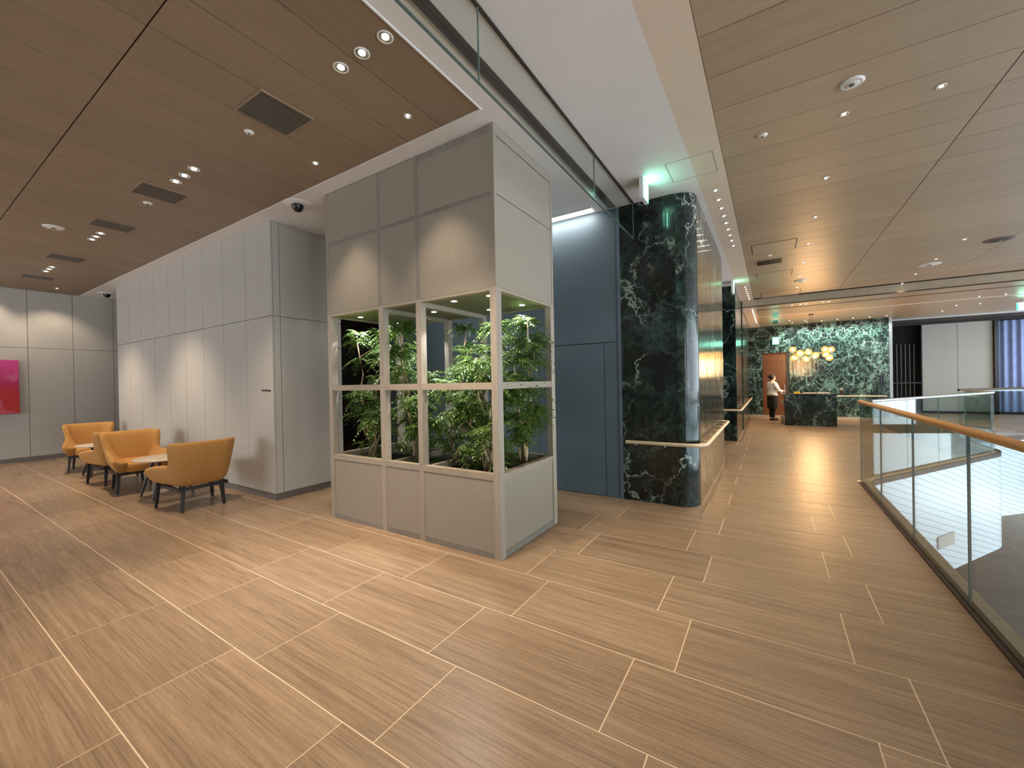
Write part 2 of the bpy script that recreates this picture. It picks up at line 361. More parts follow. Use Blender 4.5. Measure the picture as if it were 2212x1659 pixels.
for k in range(-5, 38):
    yc = row_y(k); x0 = (-.6155 if k % 2 == 0 else -.4185)
    for j in range(-13, 12):
        xa = x0+TL*j; cx_ = xa+TL/2
        poly = [(xa+JX/2, yc-TW/2+JY/2), (xa+TL-JX/2, yc-TW/2+JY/2), (xa+TL-JX/2, yc+TW/2-JY/2), (xa+JX/2, yc+TW/2-JY/2)]
        if cx_ < -13.2 or yc > 21.5 or yc < -.9: continue
        full = True
        if yc-TW/2 < 7.1:
            p2 = clip_half(poly, (1.0, 0), (1, 0))
        elif xa+TL > 1.0 and yc < 14.8:
            p2 = clip_half(poly, (A[0]-nAB[0]*.1, A[1]-nAB[1]*.1), nAB)
            if yc > 10: p2 = clip_half(p2, (B[0]-.1, 0), (1, 0)) if yc < 12.6 else clip_half(poly, (Cc[0], Cc[1]), (.71, -.71))
        else: p2 = poly
        p2 = clip_half(p2, (-12.94, 0), (-1, 0))
        if len(p2) < 3: continue
        if p2 != poly: full = False
        pr = [project(x, y, 0) for x, y in p2]
        if any(q is None for q in pr): ar = 9e9 if any(q for q in pr) else 0
        else:
            ar = abs(sum(pr[i][0]*pr[(i+1) % len(pr)][1]-pr[(i+1) % len(pr)][0]*pr[i][1] for i in range(len(pr))))/2
            if max(q[0] for q in pr) < 0 or min(q[0] for q in pr) > 2212 or min(q[1] for q in pr) > 1659: ar = 0
        if -11.2 < cx_-.48 and cx_+.48 < -5.3 and 2.76 < yc-TW/2 and yc+TW/2 < 3.7: continue          # under the panelled block
        if -4.1 < cx_-.4 and cx_+.4 < -1.86 and 2.75 < yc-.2 and yc+.2 < 3.74: continue
        cand.append((ar, cx_, yc, p2 if not full else None, poly))
cand.sort(key=lambda c: -c[0])
far = MB()
for i, (ar, cx_, yc, p2, poly) in enumerate(cand):
    if i < 298:
        if p2 is None: link('tile', tile_me, floor, (cx_, yc, -.003))
        else:
            o = MB().prism([(x-cx_, y-yc) for x, y in p2], -.003, .003).build('tile', M['tile'], floor, loc=(cx_, yc, -.003))
    else: far.prism(p2 or poly, -.010, 0)
fo = far.build('distant_tiles', M['tile'], floor); fo['kind'] = 'stuff'

# ------------------------------------------------------------------ ceilings
ceil = struct(box(-13.5, 8.6, -6, 22, ZC+.022, ZC+.30).build('ceiling', M['backing']))
sof = MB().box(-13.5, -1.849, 2.54, 11, ZC, ZC+.021).box(-1.849, -.62, -6, 12.95, ZC, ZC+.021)
struct(sof.build('ceiling_white_soffit', M['white']))
struct(box(-.62, -.35, -6, 12.95, ZC, ZC+.021).build('ceiling_soffit_painted_light', M['cream']))  # soffit strip toned tan in place of warm light falling on it
lip = MB().box(-12.94, -1.849, 2.54, 2.552, ZC-.006, ZC).box(-1.849, -1.837, -6, 2.552, ZC-.006, ZC)
struct(lip.build('trim_1', M['white']))
cl = struct(box(-13.0, -1.85, -6, 2.54, ZC+.019, ZC+.0215).build('ceiling_lobby_backing', M['backing']))
PW = .3865
for (ya, yb) in ((-3.3, -1.2), (-1.2, .893), (.893, 2.54)):
    me = cbox((PW/2-.0034, (yb-ya)/2-.004, .0095)).mesh('plank', M['plank_l'])
    for k in range(29): link('plank', me, cl, (-1.85-PW*(k+.5), (ya+yb)/2, ZC+.0095))
cr = struct(box(-.35, 8.6, -6, 12.95, ZC+.019, ZC+.0215).build('ceiling_corridor_backing', M['backing']))
PY = .4115
for (xa, xb) in ((-.35, 1.43), (1.43, 3.21), (3.21, 4.99), (4.99, 6.77), (6.77, 8.55)):
    me = cbox(((xb-xa)/2-.004, PY/2-.0040, .0095)).mesh('plank', M['plank_r'])
    for k in range(29):
        y = 1.125+PY*(k+.5)
        if y+PY/2 > 12.97: continue
        link('plank', me, cr, ((xa+xb)/2, y, ZC+.0095))
# lower ceiling of the reception end
lowc = MB().box(-.62, 8.6, 12.95, 19.1, ZB, ZC+.02)
struct(lowc.build('ceiling_reception', M['plank_r']))
struct(box(-.62, -.30, 12.951, 18.3, ZB-.003, ZB).build('ceiling_reception_edge_painted_light', M['cream']))
struct(box(-.3, 8.6, 13.62, 13.70, ZB-.004, ZB).build('trim_2', M['seam']))
struct(box(-.3, 8.6, 15.16, 15.20, ZB-.008, ZB).build('trim_3', M['white']))
struct(box(-.62, 8.6, 12.93, 12.952, ZB, ZB+.02).build('trim_4', M['seam']))
struct(box(3.5, 8.6, 19.1, 19.16, ZB-.05, ZC).build('trim_5', M['steel']))
struct(box(3.4, 8.6, 19.16, 22, ZB-.01, ZC).build('ceiling_window_painted_shade', M['seam']))  # dark colour stands in for shade on the ceiling before the windows
# access panel outline in the white soffit
for a in ((-.845, -.835, 4.2, 4.63), (-.425, -.415, 4.2, 4.63), (-.845, -.415, 4.195, 4.203), (-.845, -.415, 4.627, 4.635)):
    struct(box(a[0], a[1], a[2], a[3], ZC-.0012, ZC).build('trim_6', M['greypanel']))

# ------------------------------------------------------------------ walls
def panel_wall(name, axis, plane, span, joints, zs, depth, mat, seam=.008, back=.05, side=1):
    """panels on a plane; axis 'x' runs along x (facing -y), axis 'y' runs along y (facing +x)."""
    s0, s1 = span
    if axis == 'x': b = box(s0, s1-.07, plane+depth, plane+depth+back, 0, ZC)
    else: b = box(plane-depth-back, plane-depth, s0, s1, 0, ZC)
    w = struct(b.build(name, M['seam']))
    xs = [s0]+joints+[s1]
    for i in range(len(xs)-1):
        for k in range(len(zs)-1):
            a, c, z0, z1 = xs[i]+seam/2, xs[i+1]-seam/2, zs[k]+seam/2, zs[k+1]-seam/2
            if axis == 'x': m = cbox(((c-a)/2, depth/2, (z1-z0)/2)); loc = ((a+c)/2, plane+depth/2, (z0+z1)/2)
            else: m = cbox((depth/2, (c-a)/2, (z1-z0)/2)); loc = (plane-depth/2, (a+c)/2, (z0+z1)/2)
            m.build('panel', mat, w, loc=loc)
    return w
BXR, BXL, BYF, BYB = -5.30, -11.25, 2.74, 3.72
js = [BXR-.655*k for k in range(1, 9)][::-1]
panel_wall('wall_lounge_front', 'x', BYF, (BXL, BXR), js, [.085, 2.345, ZC], .018, M['greypanel'], .007)
panel_wall('wall_lounge_side', 'y', BXR, (BYF+.018, BYB), [2.845], [.085, 2.345, ZC], .018, M['greypanel'], .007)
struct(box(BXL, BXR-.07, BYF+.07, BYB, 0, ZC).build('wall_lounge_core', M['greypanel']))
bb = MB().box(BXL, BXR-.006, BYF+.006, BYF+.05, 0, .085).box(BXR-.05, BXR-.006, BYF+.0502, BYB, 0, .085)
struct(bb.build('baseboard_lounge', M['basegrey']))
panel_wall('wall_left', 'y', -12.94, (-6, 8), [-.17, .48, 1.13, 1.782, 2.431, 3.083, 3.73, 4.4], [.09, 2.343, ZC], .018, M['greypanel'], .007)
struct(box(-12.96, -12.925, -6, 8, 0, .09).build('baseboard_left', M['basegrey']))
wbk = struct(MB().box(-6.5, 8.6, -6.2, -6.0, -4.3, ZC).box(-13, -6.5, -6.2, -6.0, ZC-.2, ZC).box(-13, -6.5, -6.2, -6.0, -.12, .55).build('wall_back_unseen', M['greypanel']))  # unseen rear wall, its opening shaped to control daylight fill and reflections
for x in (-12.9, -10.8, -8.7): box(x-.04, x+.04, -6.15, -6.03, .55, ZC-.2).build('mullion_back_unseen', M['black'], wbk)
wr_ = struct(MB().box(8.5, 8.7, -6, 21.4, ZC-.1, ZC).box(8.5, 8.7, -6, 21.4, -.3, -.05).box(8.5, 8.7, 13.5, 21.4, -.05, .9).build('wall_right_light_blocker', M['darkwall']))  # unseen facade added to cut the daylight coming from the right
for y in (-4.5, -1.2, 2.1, 5.4, 8.7, 12.0, 15.3, 18.6): box(8.40, 8.75, y-.17, y+.17, -4.2, ZC).build('light_blocker_column', M['darkwall'], wr_)  # added out of view to block part of the right-hand daylight
# passage behind the block, its shade painted into the dark wall colour
struct(MB().box(-13, -5.6, 6.6, 6.7, 0, ZC).box(-5.7, -5.6, 5.05, 6.6, 0, ZC).build('wall_passage', M['darkwall']))
# blue wall with flush door
YB = 4.90
bw = struct(box(-5.7, -1.56, YB+.02, YB+.15, 0, ZC).build('wall_blue', M['seam']))
g = .004
for (a, c, z0, z1) in ((-5.7, -4.2, 0, ZC), (-4.2, -1.56, 1.915, ZC), (-4.2, -2.66, 0, 1.915), (-1.737, -1.56, 0, 1.915)):
    cbox(((c-a)/2-g, .01, (z1-z0)/2-g)).build('panel', M['blue'], bw, loc=((a+c)/2, YB+.01, (z0+z1)/2))
door = struct(cbox((.4615-g, .011, .955-g)).build('door_1', M['blue'], loc=(-2.1985, YB+.011, .957)))
kick = box(-.45, .45, -.013, -.010, -.95, -.80).build('kick_plate', M['blue'], door)
hd = MB().tube([(-.37, -.012, .03), (-.37, -.055, .03), (-.27, -.055, .03)], .009, 8); hd.lathe([(.024, -.004), (.024, .004)], (-.37, -.014, .03), 12)
hd.build('door_handle', M['steel'], door)
struct(box(-1.558, -1.520, YB-.012, YB+.15, 0, ZC-.012).build('trim_7', M['blue']))

# green-black marble block beside the blue wall, built of slabs
def slabbed(name, pieces, core, mat, seed):
    w = struct(core.build(name, M['dark']))
    for i, (mb, loc) in enumerate(pieces):
        o = mb.build('slab', mat, w, loc=loc); o.color = ((seed+i*.37) % 1, (seed*1.7+i*.61) % 1, (seed*.3+i*.23) % 1, 1)
    return w
MXR, R = -.683, .20
q = .0015
front = [(cbox(((-.887+1.519)/2-q, .012, (ZC-.01)/2)), ((-.887-1.519)/2, YB+.012, (ZC-.01)/2))]
arcp = []
for i in range(13):
    a = -math.pi/2+math.pi/2*i/12; arcp.append((MXR-R+R*math.cos(a), YB+R+R*math.sin(a)))
arci = [(MXR-R+(R-.024)*math.cos(-math.pi/2+math.pi/2*i/12), YB+R+(R-.024)*math.sin(-math.pi/2+math.pi/2*i/12)) for i in range(13)]
cen = (-.8, 5.0)
crn = MB().prism([(x-cen[0], y-cen[1]) for x, y in [(-.887+q, YB)]+arcp+arci[::-1]+[(-.887+q, YB+.024)]], -(ZC-.01)/2, (ZC-.01)/2)
pieces = front+[(crn, (cen[0], cen[1], (ZC-.01)/2))]
ys = [5.10, 6.05, 7.00, 7.956]
for a, c in zip(ys[:-1], ys[1:]): pieces.append((cbox((.012, (c-a)/2-q, (ZC-.01)/2)), (MXR-.012, (a+c)/2, (ZC-.01)/2)))
pieces.append((cbox((.45, .012, (ZC-.01)/2)), (-1.16, 7.944, (ZC-.01)/2)))
slabbed('wall_marble_near', pieces, MB().prism([(-1.519, YB+.026), (-.885, YB+.026)]+[(x*1, y) for x, y in arci[3:]]+[(MXR-.026, 7.93), (-1.519, 7.93)], 0, ZC-.012), M['marble'], .11)
struct(MB().box(-1.515, -.9, YB+.004, YB+.02, ZC-.012, ZC).box(MXR-.02, MXR-.006, 5.1, 7.95, ZC-.012, ZC).build('trim_8', M['seam']))
# recess wall between the blocks, second block
struct(box(-3.1, -3.0, 7.9, 10.6, 0, ZC).build('wall_recess', M['greypanel']))
X2 = -.642
pc = [(cbox((.60, .012, (ZC-.01)/2)), (X2-.60, 10.577, (ZC-.01)/2))]
ys = [10.59, 11.6, 12.95]
for a, c in zip(ys[:-1], ys[1:]): pc.append((cbox((.012, (c-a)/2-q, (ZC-.01)/2)), (X2-.012, (a+c)/2, (ZC-.01)/2)))
ys = [12.95, 14.3, 15.6, 16.9, 18.27]
for a, c in zip(ys[:-1], ys[1:]): pc.append((cbox((.012, (c-a)/2-q, (ZB-.01)/2)), (X2-.012+.02, (a+c)/2, (ZB-.01)/2)))
slabbed('wall_marble_far', pc, MB().box(X2-1.2, X2-.026, 10.59, 18.3, 0, ZB), M['marble'], .53)
# back wall of the reception: book-matched slabs around a wooden door
YW = 18.27
bk = struct(MB().box(-.7, -.23, YW+.024, YW+.1, 0, ZB).box(-.23, .61, YW+.024, YW+.1, 2.35, ZB).box(.61, 3.46, YW+.024, YW+.1, 0, ZB).build('wall_reception_marble', M['dark']))
def bslab(xa, xb, z0, z1, seam_x, flip, col):
    mb = MB().box(*(sorted(((xa-seam_x)*(-1 if flip else 1), (xb-seam_x)*(-1 if flip else 1)))), -.012, .012, z0, z1)
    mb.v = [(x, y, z) for x, y, z in mb.v]
    o = mb.build('slab', M['marble_b'], bk, loc=(seam_x, YW+.012, 0))
    if flip: o.scale = (-1, 1, 1)
    o.color = col
c1, c2 = (.21, .44, .77, 1), (.63, .12, .35, 1)
bslab(-.62, -.232, 0, ZB, -.232, True, c1); bslab(-.229, .608, 2.353, ZB, -.232, False, c1)
bslab(.611, 1.79, 0, ZB, 1.7915, True, c2); bslab(1.793, 2.6, 0, ZB, 1.7915, False, c2); bslab(2.603, 3.38, 0, ZB, 2.6, False, (.35, .8, .1, 1))
struct(box(3.385, 3.465, YW-.01, YW+.1, 0, ZB).build('trim_9', M['steel']))
struct(box(3.40, 3.46, YW+.1, 21.0, 0, ZB).build('wall_reception_return', M['darkwall']))
dr = struct(MB().box(-.2295, .6095, YW+.06, YW+.13, 0, 2.3495).build('door_2', M['doorwood']))
box(-.226, .606, YW+.050, YW+.061, 2.06, 2.345).build('transom_panel', M['doorwood'], dr)
box(-.20, .52, YW+.052, YW+.061, .005, 2.052).build('door_leaf', M['doorwood'], dr)
MB().tube([(.46, YW+.04, .85), (.46, YW+.04, 1.15)], .012, 8).build('door_handle', M['steel'], dr)
box(.530, .606, YW+.02, YW+.06, 0, 2.345).build('door_jamb', M['seam'], dr)

# far window wall on the right
YG = 21.0
struct(box(3.46, 8.9, YG+.3, YG+.4, -.1, ZC).build('wall_far', M['dark']))
fr = struct(MB().box(3.46, 8.9, YG-.06, YG+.05, 3.27, ZB).box(4.77, 4.80, YG-.03, YG+.05, 0, 3.27).box(6.61, 6.71, YG-.06, YG+.05, 0, 3.27).box(8.7, 8.8, YG-.06, YG+.05, 0, 3.27).box(3.46, 8.9, YG-.06, YG+.05, 0, .08).build('window_1', M['black']))
for xa, xb in ((4.81, 5.725), (5.735, 6.60)): box(xa, xb, YG+.02, YG+.035, .08, 3.27).build('window_blind', M['curtain_w'], fr)
box(4.0, 4.76, YG-.02, YG-.01, 1.10, 1.14).build('guard_bar', M['black'], fr)
for k in range(5): box(4.12+.12*k, 4.15+.12*k, YG+.15, YG+.18, 0, 2.6).build('slat', M['grille'], fr)
cv = []
for k in range(61):
    x = 6.74+k*(8.68-6.74)/60; cv.append((x, YG+.10+.03*math.sin(k*1.05)))
MB().grid([[(x, y, .08) for x, y in cv]+[(x, y+.01, .08) for x, y in cv[::-1]], [(x, y, 3.25) for x, y in cv]+[(x, y+.01, 3.25) for x, y in cv[::-1]]]).build('curtain', M['curtain_b'], fr)

# void: slab edges and white fascia below
def ribbon(path, z0, z1, th):
    outer = []; n = len(path)
    for i in range(n):
        a = Vector(path[max(0, i-1)]); b = Vector(path[min(n-1, i+1)]); d = (b-a).normalized(); nn = Vector((d.y, -d.x)); p = Vector(path[i])
        outer.append((p.x+nn.x*th, p.y+nn.y*th))
    inner = list(path)
    rows = [[(inner[i][0], inner[i][1], z0), (outer[i][0], outer[i][1], z0), (outer[i][0], outer[i][1], z1), (inner[i][0], inner[i][1], z1)] for i in range(n)]
    return MB().grid(rows)
fpath = edge_far[1:]+[(8.6, 14.35)]
fa = ribbon(fpath, -1.70, -.06, .02)
angd = math.atan2(B[1]-A[1], B[0]-A[0]); org = Vector((A[0], A[1], 0)); inv = Matrix.Rotation(-angd, 4, 'Z') @ Matrix.Translation(-org)
fa.v = [tuple(inv @ Vector(p)) for p in fa.v]
fo = fa.build('wall_void_fascia', M['fascia'], loc=org); fo.rotation_euler = (0, 0, angd); struct(fo)
struct(ribbon(fpath, -.06, .012, .03).build('trim_10', M['kerbdark']))
struct(box(.6, KX, -6, 7.0, -1.7, -.12).build('wall_void_near', M['fascia']))
struct(MB().prism([(-4, 7.3), (1.15, 7.3), (3.5, 11.1), (3.5, 12.55), (5.3, 14.35), (8.6, 14.35), (8.6, 30), (-4, 30)], -1.72, -1.70).build('ceiling_lower_level', M['white']))
pl = box(-.27, .27, -.006, .012, -.095, .095).build('fascia_plate', M['greypanel']); pl.location = (2.27-.0*nAB[0], 9.08, -1.18)
pl.location = (A[0]+dAB.x*2.10+nAB[0]*.030, A[1]+dAB.y*2.10+nAB[1]*.030, -1.18); pl.rotation_euler = (0, 0, angd)
tag(pl, 'small grey rectangular access plate on the white fascia below the balcony edge', 'plate')

# ------------------------------------------------------------------ planter cabinet
PX0, PX1, PF, PBk = -4.105, -1.855, 2.717, 3.755
pc = thing('planter_cabinet', 'tall grey wooden planter cabinet with open window grid full of green plants', 'planter', ((PX0+PX1)/2, (PF+PBk)/2, 0))
ox, oy = (PX0+PX1)/2, (PF+PBk)/2
def pbox(name, mat, x0, x1, y0, y1, z0, z1, par=None, bevel=0): 
    c = ((x0+x1)/2-ox, (y0+y1)/2-oy, (z0+z1)/2)
    return cbox(((x1-x0)/2, (y1-y0)/2, (z1-z0)/2)).build(name, mat, par or pc, loc=c, bevel=bevel)
T = .062; DP = .075
cols = [(PX0, PX0+T), (-3.270, -3.207), (-2.757, -2.698), (PX1-T, PX1)]
for (a, b) in cols:
    for (c, d) in ((PF, PF+DP), (PBk-DP, PBk)):
        e = .0 if (a, b) in (cols[0], cols[-1]) else .002
        z0, z1 = (0, 2.224)
        pbox('post', M['post'], a, b, c+e, d-e, z0, z1)
for (c, d, sd) in ((PF+.003, PF+DP-.01, 'front'), (PBk-DP+.01, PBk-.003, 'back')):
    for i in range(3):
        a, b = cols[i][1], cols[i+1][0]
        pbox('window_rail', M['sill'], a, b, c, d, 1.391, 1.449)
        pbox('head_rail', M['sill'], a, b, c, d, 2.197, 2.224)
        pbox('sill', M['sill'], a, b, c, d, .645, .696)
        pbox('lower_panel', M['fabric'], a, b, c+.006, d-.006, .052, .645)
        pbox('plinth', M['strip'], a, b, c, d, 0, .052)
for (c, d) in ((PX0+.003, PX0+DP-.01), (PX1-DP+.01, PX1-.003)):
    a, b = PF+DP, PBk-DP
    pbox('window_rail', M['sill'], c, d, a, b, 1.391, 1.449); pbox('head_rail', M['sill'], c, d, a, b, 2.197, 2.224)
    pbox('sill', M['sill'], c, d, a, b, .645, .696); pbox('lower_panel', M['fabric'], c+.006, d-.006, a, b, .052, .645); pbox('plinth', M['strip'], c, d, a, b, 0, .052)
# upper fabric box with wooden strips
uz = [2.224, 2.962, 3.000, 3.474, 3.524]
pbox('upper_core', M['strip'], PX0+.012, PX1-.012, PF+.012, PBk-.012, 2.228, ZC-.004)
us = [PX0+.03, -3.267, -3.222, -2.747, -2.698, PX1-.035]
for i in (0, 2, 4):
    for (z0, z1) in ((2.226, 2.962), (3.000, 3.474 if i == 4 else 3.53)):
        pbox('upper_panel', M['fabric'], us[i], us[i+1], PF+.004, PF+.02, z0, z1)
        pbox('upper_panel', M['fabric'], us[i], us[i+1], PBk-.02, PBk-.004, z0, z1)
    pbox('cross_strip', M['strip'], us[i], us[i+1], PF+.007, PF+.02, 2.962, 3.000)
pbox('top_strip', M['strip'], us[4], us[5], PF+.008, PF+.02, 3.474, 3.53)
for i in (1, 3): pbox('upright_strip', M['strip'], us[i], us[i+1], PF+.006, PF+.02, 2.226, ZC-.005)
for x in (PX0, PX1-.035):
    for y in (PF, PBk-.035): pbox('corner_strip', M['fabric'], x, x+.035, y, y+.035, 2.226, ZC-.003)
for (xa, xb) in ((PX0+.004, PX0+.02), (PX1-.02, PX1-.004)):
    for (z0, z1) in ((2.226, 2.975), (2.985, 3.45), (3.462, ZC-.006)): pbox('upper_panel', M['fabric'], xa, xb, PF+.035, PBk-.035, z0, z1)
ic = pbox('inner_ceiling', M['innerwood'], PX0+DP, PX1-DP, PF+DP, PBk-DP, 2.205, 2.222)
for x in (-3.238, -2.727): pbox('inner_beam', M['post'], x-.03, x+.03, PF+DP, PBk-DP, 2.16, 2.205)
pbox('soil_bed', M['soil'], PX0+DP, PX1-DP, PF+DP, PBk-DP, .05, .615)
for x in (-3.238, -2.727): pbox('divider', M['sill'], x-.02, x+.02, PF+DP, PBk-DP, .615, .675)
# recessed lamps inside the planter ceiling
PLT = ((-3.85, 2.95), (-3.87, 3.52), (-2.45, 2.90), (-2.05, 2.90), (-2.45, 3.46), (-2.05, 3.45), (-3.46, 2.95), (-3.45, 3.50), (-2.98, 3.2))
for (x, y) in PLT:
    pk = 0 if y < 3.0 else 2 if y < 3.3 else 1
    t = thing('planter_downlight', ('small downlight inside the planter ceiling, {} in its front row from the lounge wall', 'small downlight inside the planter ceiling, {} in its back row from the lounge wall', 'small downlight at the middle of the planter ceiling{}')[pk].format(('first', 'second', 'third', 'fourth')[sorted([q_[0] for q_ in PLT if (q_[1] < 3.0) == (y < 3.0) and abs(q_[1]-3.2) > .05]).index(x)] if pk < 2 else ''), 'downlight', (x, y, 2.205), group='downlights inside the planter')
    MB().lathe([(.034, -.001), (.034, -.006), (.026, -.006), (.026, -.001)], n=20, cap=False).build('trim_ring', M['trimwhite'], t)
    MB().lathe([(.026, -.002), (.001, -.0035)], n=20, cap=False).build('lens', M['bulb_c'], t)
    spot(t, (0, 0, -.012), 19, COOL, 100, .5, radius=.02)

# plants: pale trunks with feathery foliage
def foliage(rg, clusters):
    v = []; f = []
    for (c, rad, n) in clusters:
        c = Vector(c)
        for _ in range(n):
            az = rg.uniform(0, 2*math.pi); el = rg.uniform(-.5, .9); L = rad*rg.uniform(.6, 1.1)
            d = Vector((math.cos(az)*math.cos(el), math.sin(az)*math.cos(el), math.sin(el)))
            p = c+d*rad*.12; side = d.cross(Vector((0, 0, 1)))
            if side.length < .05: side = Vector((1, 0, 0))
            side.normalize(); segs = 7
            for i in range(1, segs+1):
                t = i/segs; q0 = p+d*L*t+Vector((0, 0, -.55*L*t*t))
                for sg in (-1, 1):
                    ld = (side*sg*.8+d*.55+Vector((0, 0, -.55-rg.random()*.35))).normalized(); ll = L*.36*(1.1-.55*t)*rg.uniform(.8, 1.2)
                    wd = ld.cross(Vector((rg.uniform(-.4, .4), rg.uniform(-.4, .4), 1))).normalized()*ll*.17
                    o = len(v); v += [q0, q0+ld*ll*.5+wd, q0+ld*ll, q0+ld*ll*.5-wd]; f.append((o, o+1, o+2, o+3))
    return v, f
XL0, XL1, YL0, YL1 = PX0+.10, PX1-.10, PF+.11, PBk-.11
def clampp(p, m=.0): return Vector((min(max(p.x, XL0+m), XL1-m), min(max(p.y, YL0+m), YL1-m), min(p.z, 2.12)))
def plant(label, base, tops, seed, nfol, low=0):
    nfol = int(nfol*1.4)
    rg = random.Random(seed); t = thing('feathery_tree', label, 'plant', (base[0], base[1], .615), group='feathery trees inside the planter')
    tr = MB(); cl = []
    for (tx, ty, tz, rf) in tops:
        b0 = Vector((base[0]+rg.uniform(-.05, .05), base[1]+rg.uniform(-.05, .05), .60)); e = Vector((tx, ty, tz)); pts = [b0]; m = 7
        for i in range(1, m+1):
            s = i/m; p = b0.lerp(e, s)+Vector((rg.uniform(-.05, .05), rg.uniform(-.05, .05), 0))*(1-abs(2*s-1))*1.2; pts.append(clampp(p, .02))
        tr.tube([p-Vector((base[0], base[1], .615)) for p in pts], .016, 7, .006)
        for i in range(3, m+1):
            if rg.random() < .8 or i == m:
                off = Vector((rg.uniform(-1, 1), rg.uniform(-1, 1), rg.uniform(-.2, .6)))*.16*(.6 if i == m else 1.2); q1 = clampp(pts[i]+off, .05)
                tr.tube([pts[i]-Vector((base[0], base[1], .615)), (pts[i].lerp(q1, .6)+Vector((0, 0, .03)))-Vector((base[0], base[1], .615)), q1-Vector((base[0], base[1], .615))], .006, 5, .003)
                cl.append((q1-Vector((base[0], base[1], .615)), rf*rg.uniform(.75, 1.1), nfol))
        cl.append((pts[-1]-Vector((base[0], base[1], .615)), rf*1.1, int(nfol*1.5)))
        cl.append((pts[-2]-Vector((base[0], base[1], .615)), rf*1.0, nfol))
    for _ in range(low):
        q1 = clampp(Vector((base[0]+rg.uniform(-.25, .25), base[1]+rg.uniform(-.25, .25), rg.uniform(.68, 1.05))), .05)
        cl.append((q1-Vector((base[0], base[1], .615)), .13, nfol))
    tr.build('trunk', M['bark'], t, smooth=True)
    v, f = foliage(rg, cl)
    o = MB().add(v, f).build('foliage', M['leaf'], t); o['kind'] = 'stuff'
    return t
plant('green feathery tree at the far end of the planter, beside the lounge wall', (-3.80, 3.05), [(-3.92, 2.95, 1.95, .17), (-3.62, 3.10, 2.02, .15), (-3.72, 3.35, 1.62, .19), (-3.86, 2.95, 1.35, .17), (-3.55, 2.92, 1.12, .17)], 3, 12, 3)
plant('bright crowned feathery tree between the second and third planter posts', (-3.25, 3.15), [(-3.28, 3.0, 2.04, .20), (-3.35, 3.05, 1.80, .20), (-3.15, 3.3, 1.5, .19), (-3.05, 3.0, 1.30, .18), (-3.4, 3.4, 1.42, .2)], 11, 13, 5)
plant('slim leaning feathery tree with bare pale branches near the planter centre', (-2.86, 3.35), [(-2.74, 3.45, 2.05, .13), (-2.62, 3.3, 1.75, .16), (-2.9, 3.5, 1.6, .17), (-2.95, 3.05, 1.05, .17)], 23, 11, 4)
plant('dense feathery tree behind the wide planter window', (-2.50, 3.28), [(-2.45, 3.45, 1.78, .17), (-2.35, 3.2, 1.60, .18), (-2.58, 3.0, 1.42, .18), (-2.3, 3.5, 1.9, .15), (-2.62, 3.1, 1.15, .17)], 37, 12, 4)
plant('yellow-green feathery tree beside the corner planter post', (-2.18, 3.02), [(-2.10, 3.05, 1.95, .15), (-2.22, 2.95, 1.62, .18), (-2.05, 3.1, 1.45, .18), (-2.32, 2.9, 1.25, .17), (-2.1, 2.92, 1.05, .17)], 41, 12, 4)
plant('tall feathery tree leaning out of the planter towards the blue door', (-2.05, 3.42), [(-1.99, 3.45, 2.03, .19), (-1.97, 3.55, 1.85, .20), (-2.08, 3.3, 1.68, .18), (-1.98, 3.5, 1.2, .19), (-2.02, 3.25, 1.38, .18)], 59, 13, 3)
# ground cover
gv = []; rg = random.Random(5)
for k in range(34): gv.append(((rg.uniform(XL0+.1, XL1-.1)-ox, rg.uniform(YL0+.05, YL1-.05)-oy, rg.uniform(.02, .12)), .11, 9))
v, f = foliage(rg, gv); gc = MB().add(v, f).build('ground_cover', M['leaf'], loc=(ox, oy, .62)); gc['kind'] = 'stuff'
tag(gc, 'low dark green leaves covering the planter soil', 'ground cover')

# ------------------------------------------------------------------ handrails on the marble
def rounded(points, r, n=6):
    out = [Vector(points[0])]
    for i in range(1, len(points)-1):
        p, q_, s = Vector(points[i-1]), Vector(points[i]), Vector(points[i+1]); a = q_+(p-q_).normalized()*r; b = q_+(s-q_).normalized()*r
        for k in range(n+1):
            t = k/n; out.append((1-t)**2*a+2*t*(1-t)*q_+t*t*b)
    out.append(Vector(points[-1])); return out
hr = thing('wall_handrail', 'pale wood handrail wrapping the rounded corner of the dark marble block', 'handrail', (-.70, 4.90, .71))
o = Vector((-.70, 4.90, .71))
path = rounded([(-1.46, 4.822, .71), (-.600, 4.822, .71), (-.600, 7.74, .71), (-.682, 7.74, .71)], .14)
path = rounded([(-1.46, 4.895, .71), (-1.46, 4.822, .71), (-.600, 4.822, .71), (-.600, 7.74, .71), (-.680, 7.74, .71)], .06)
path = []
for seg in (rounded([(-1.46, 4.822, .71), (-.600, 4.822, .71), (-.600, 7.68, .71)], .22, 10), rounded([(-.600, 7.70, .71), (-.600, 7.76, .71), (-.684, 7.76, .71)], .04)): path += seg
MB().tube([p-o for p in path], .021, 10).build('rail', M['rail'], hr, smooth=True, angle=.7)
for (x, y, nx, ny) in ((-1.35, 4.822, 0, 1), (-1.02, 4.822, 0, 1)): MB().tube([Vector((x, y, .70))-o, Vector((x, y, .675))-o, Vector((x, 4.900, .675))-o], .007, 6).build('bracket', M['steel'], hr)
for y in (5.35, 5.95, 6.55, 7.15, 7.6): MB().tube([Vector((-.600, y, .70))-o, Vector((-.600, y, .690))-o, Vector((MXR, y, .690))-o], .009, 6).build('bracket', M['rail'], hr)
hr2 = thing('wall_handrail', 'pale wood handrail running along the far marble wall towards the reception', 'handrail', (-.6, 10.5, .71)); o = Vector((-.6, 10.5, .71))
path = rounded([(-1.5, 10.49, .71), (-.55, 10.49, .71), (-.55, 16.9, .71)], .08)
MB().tube([p-o for p in path], .022, 8).build('rail', M['rail'], hr2, smooth=True, angle=.7)
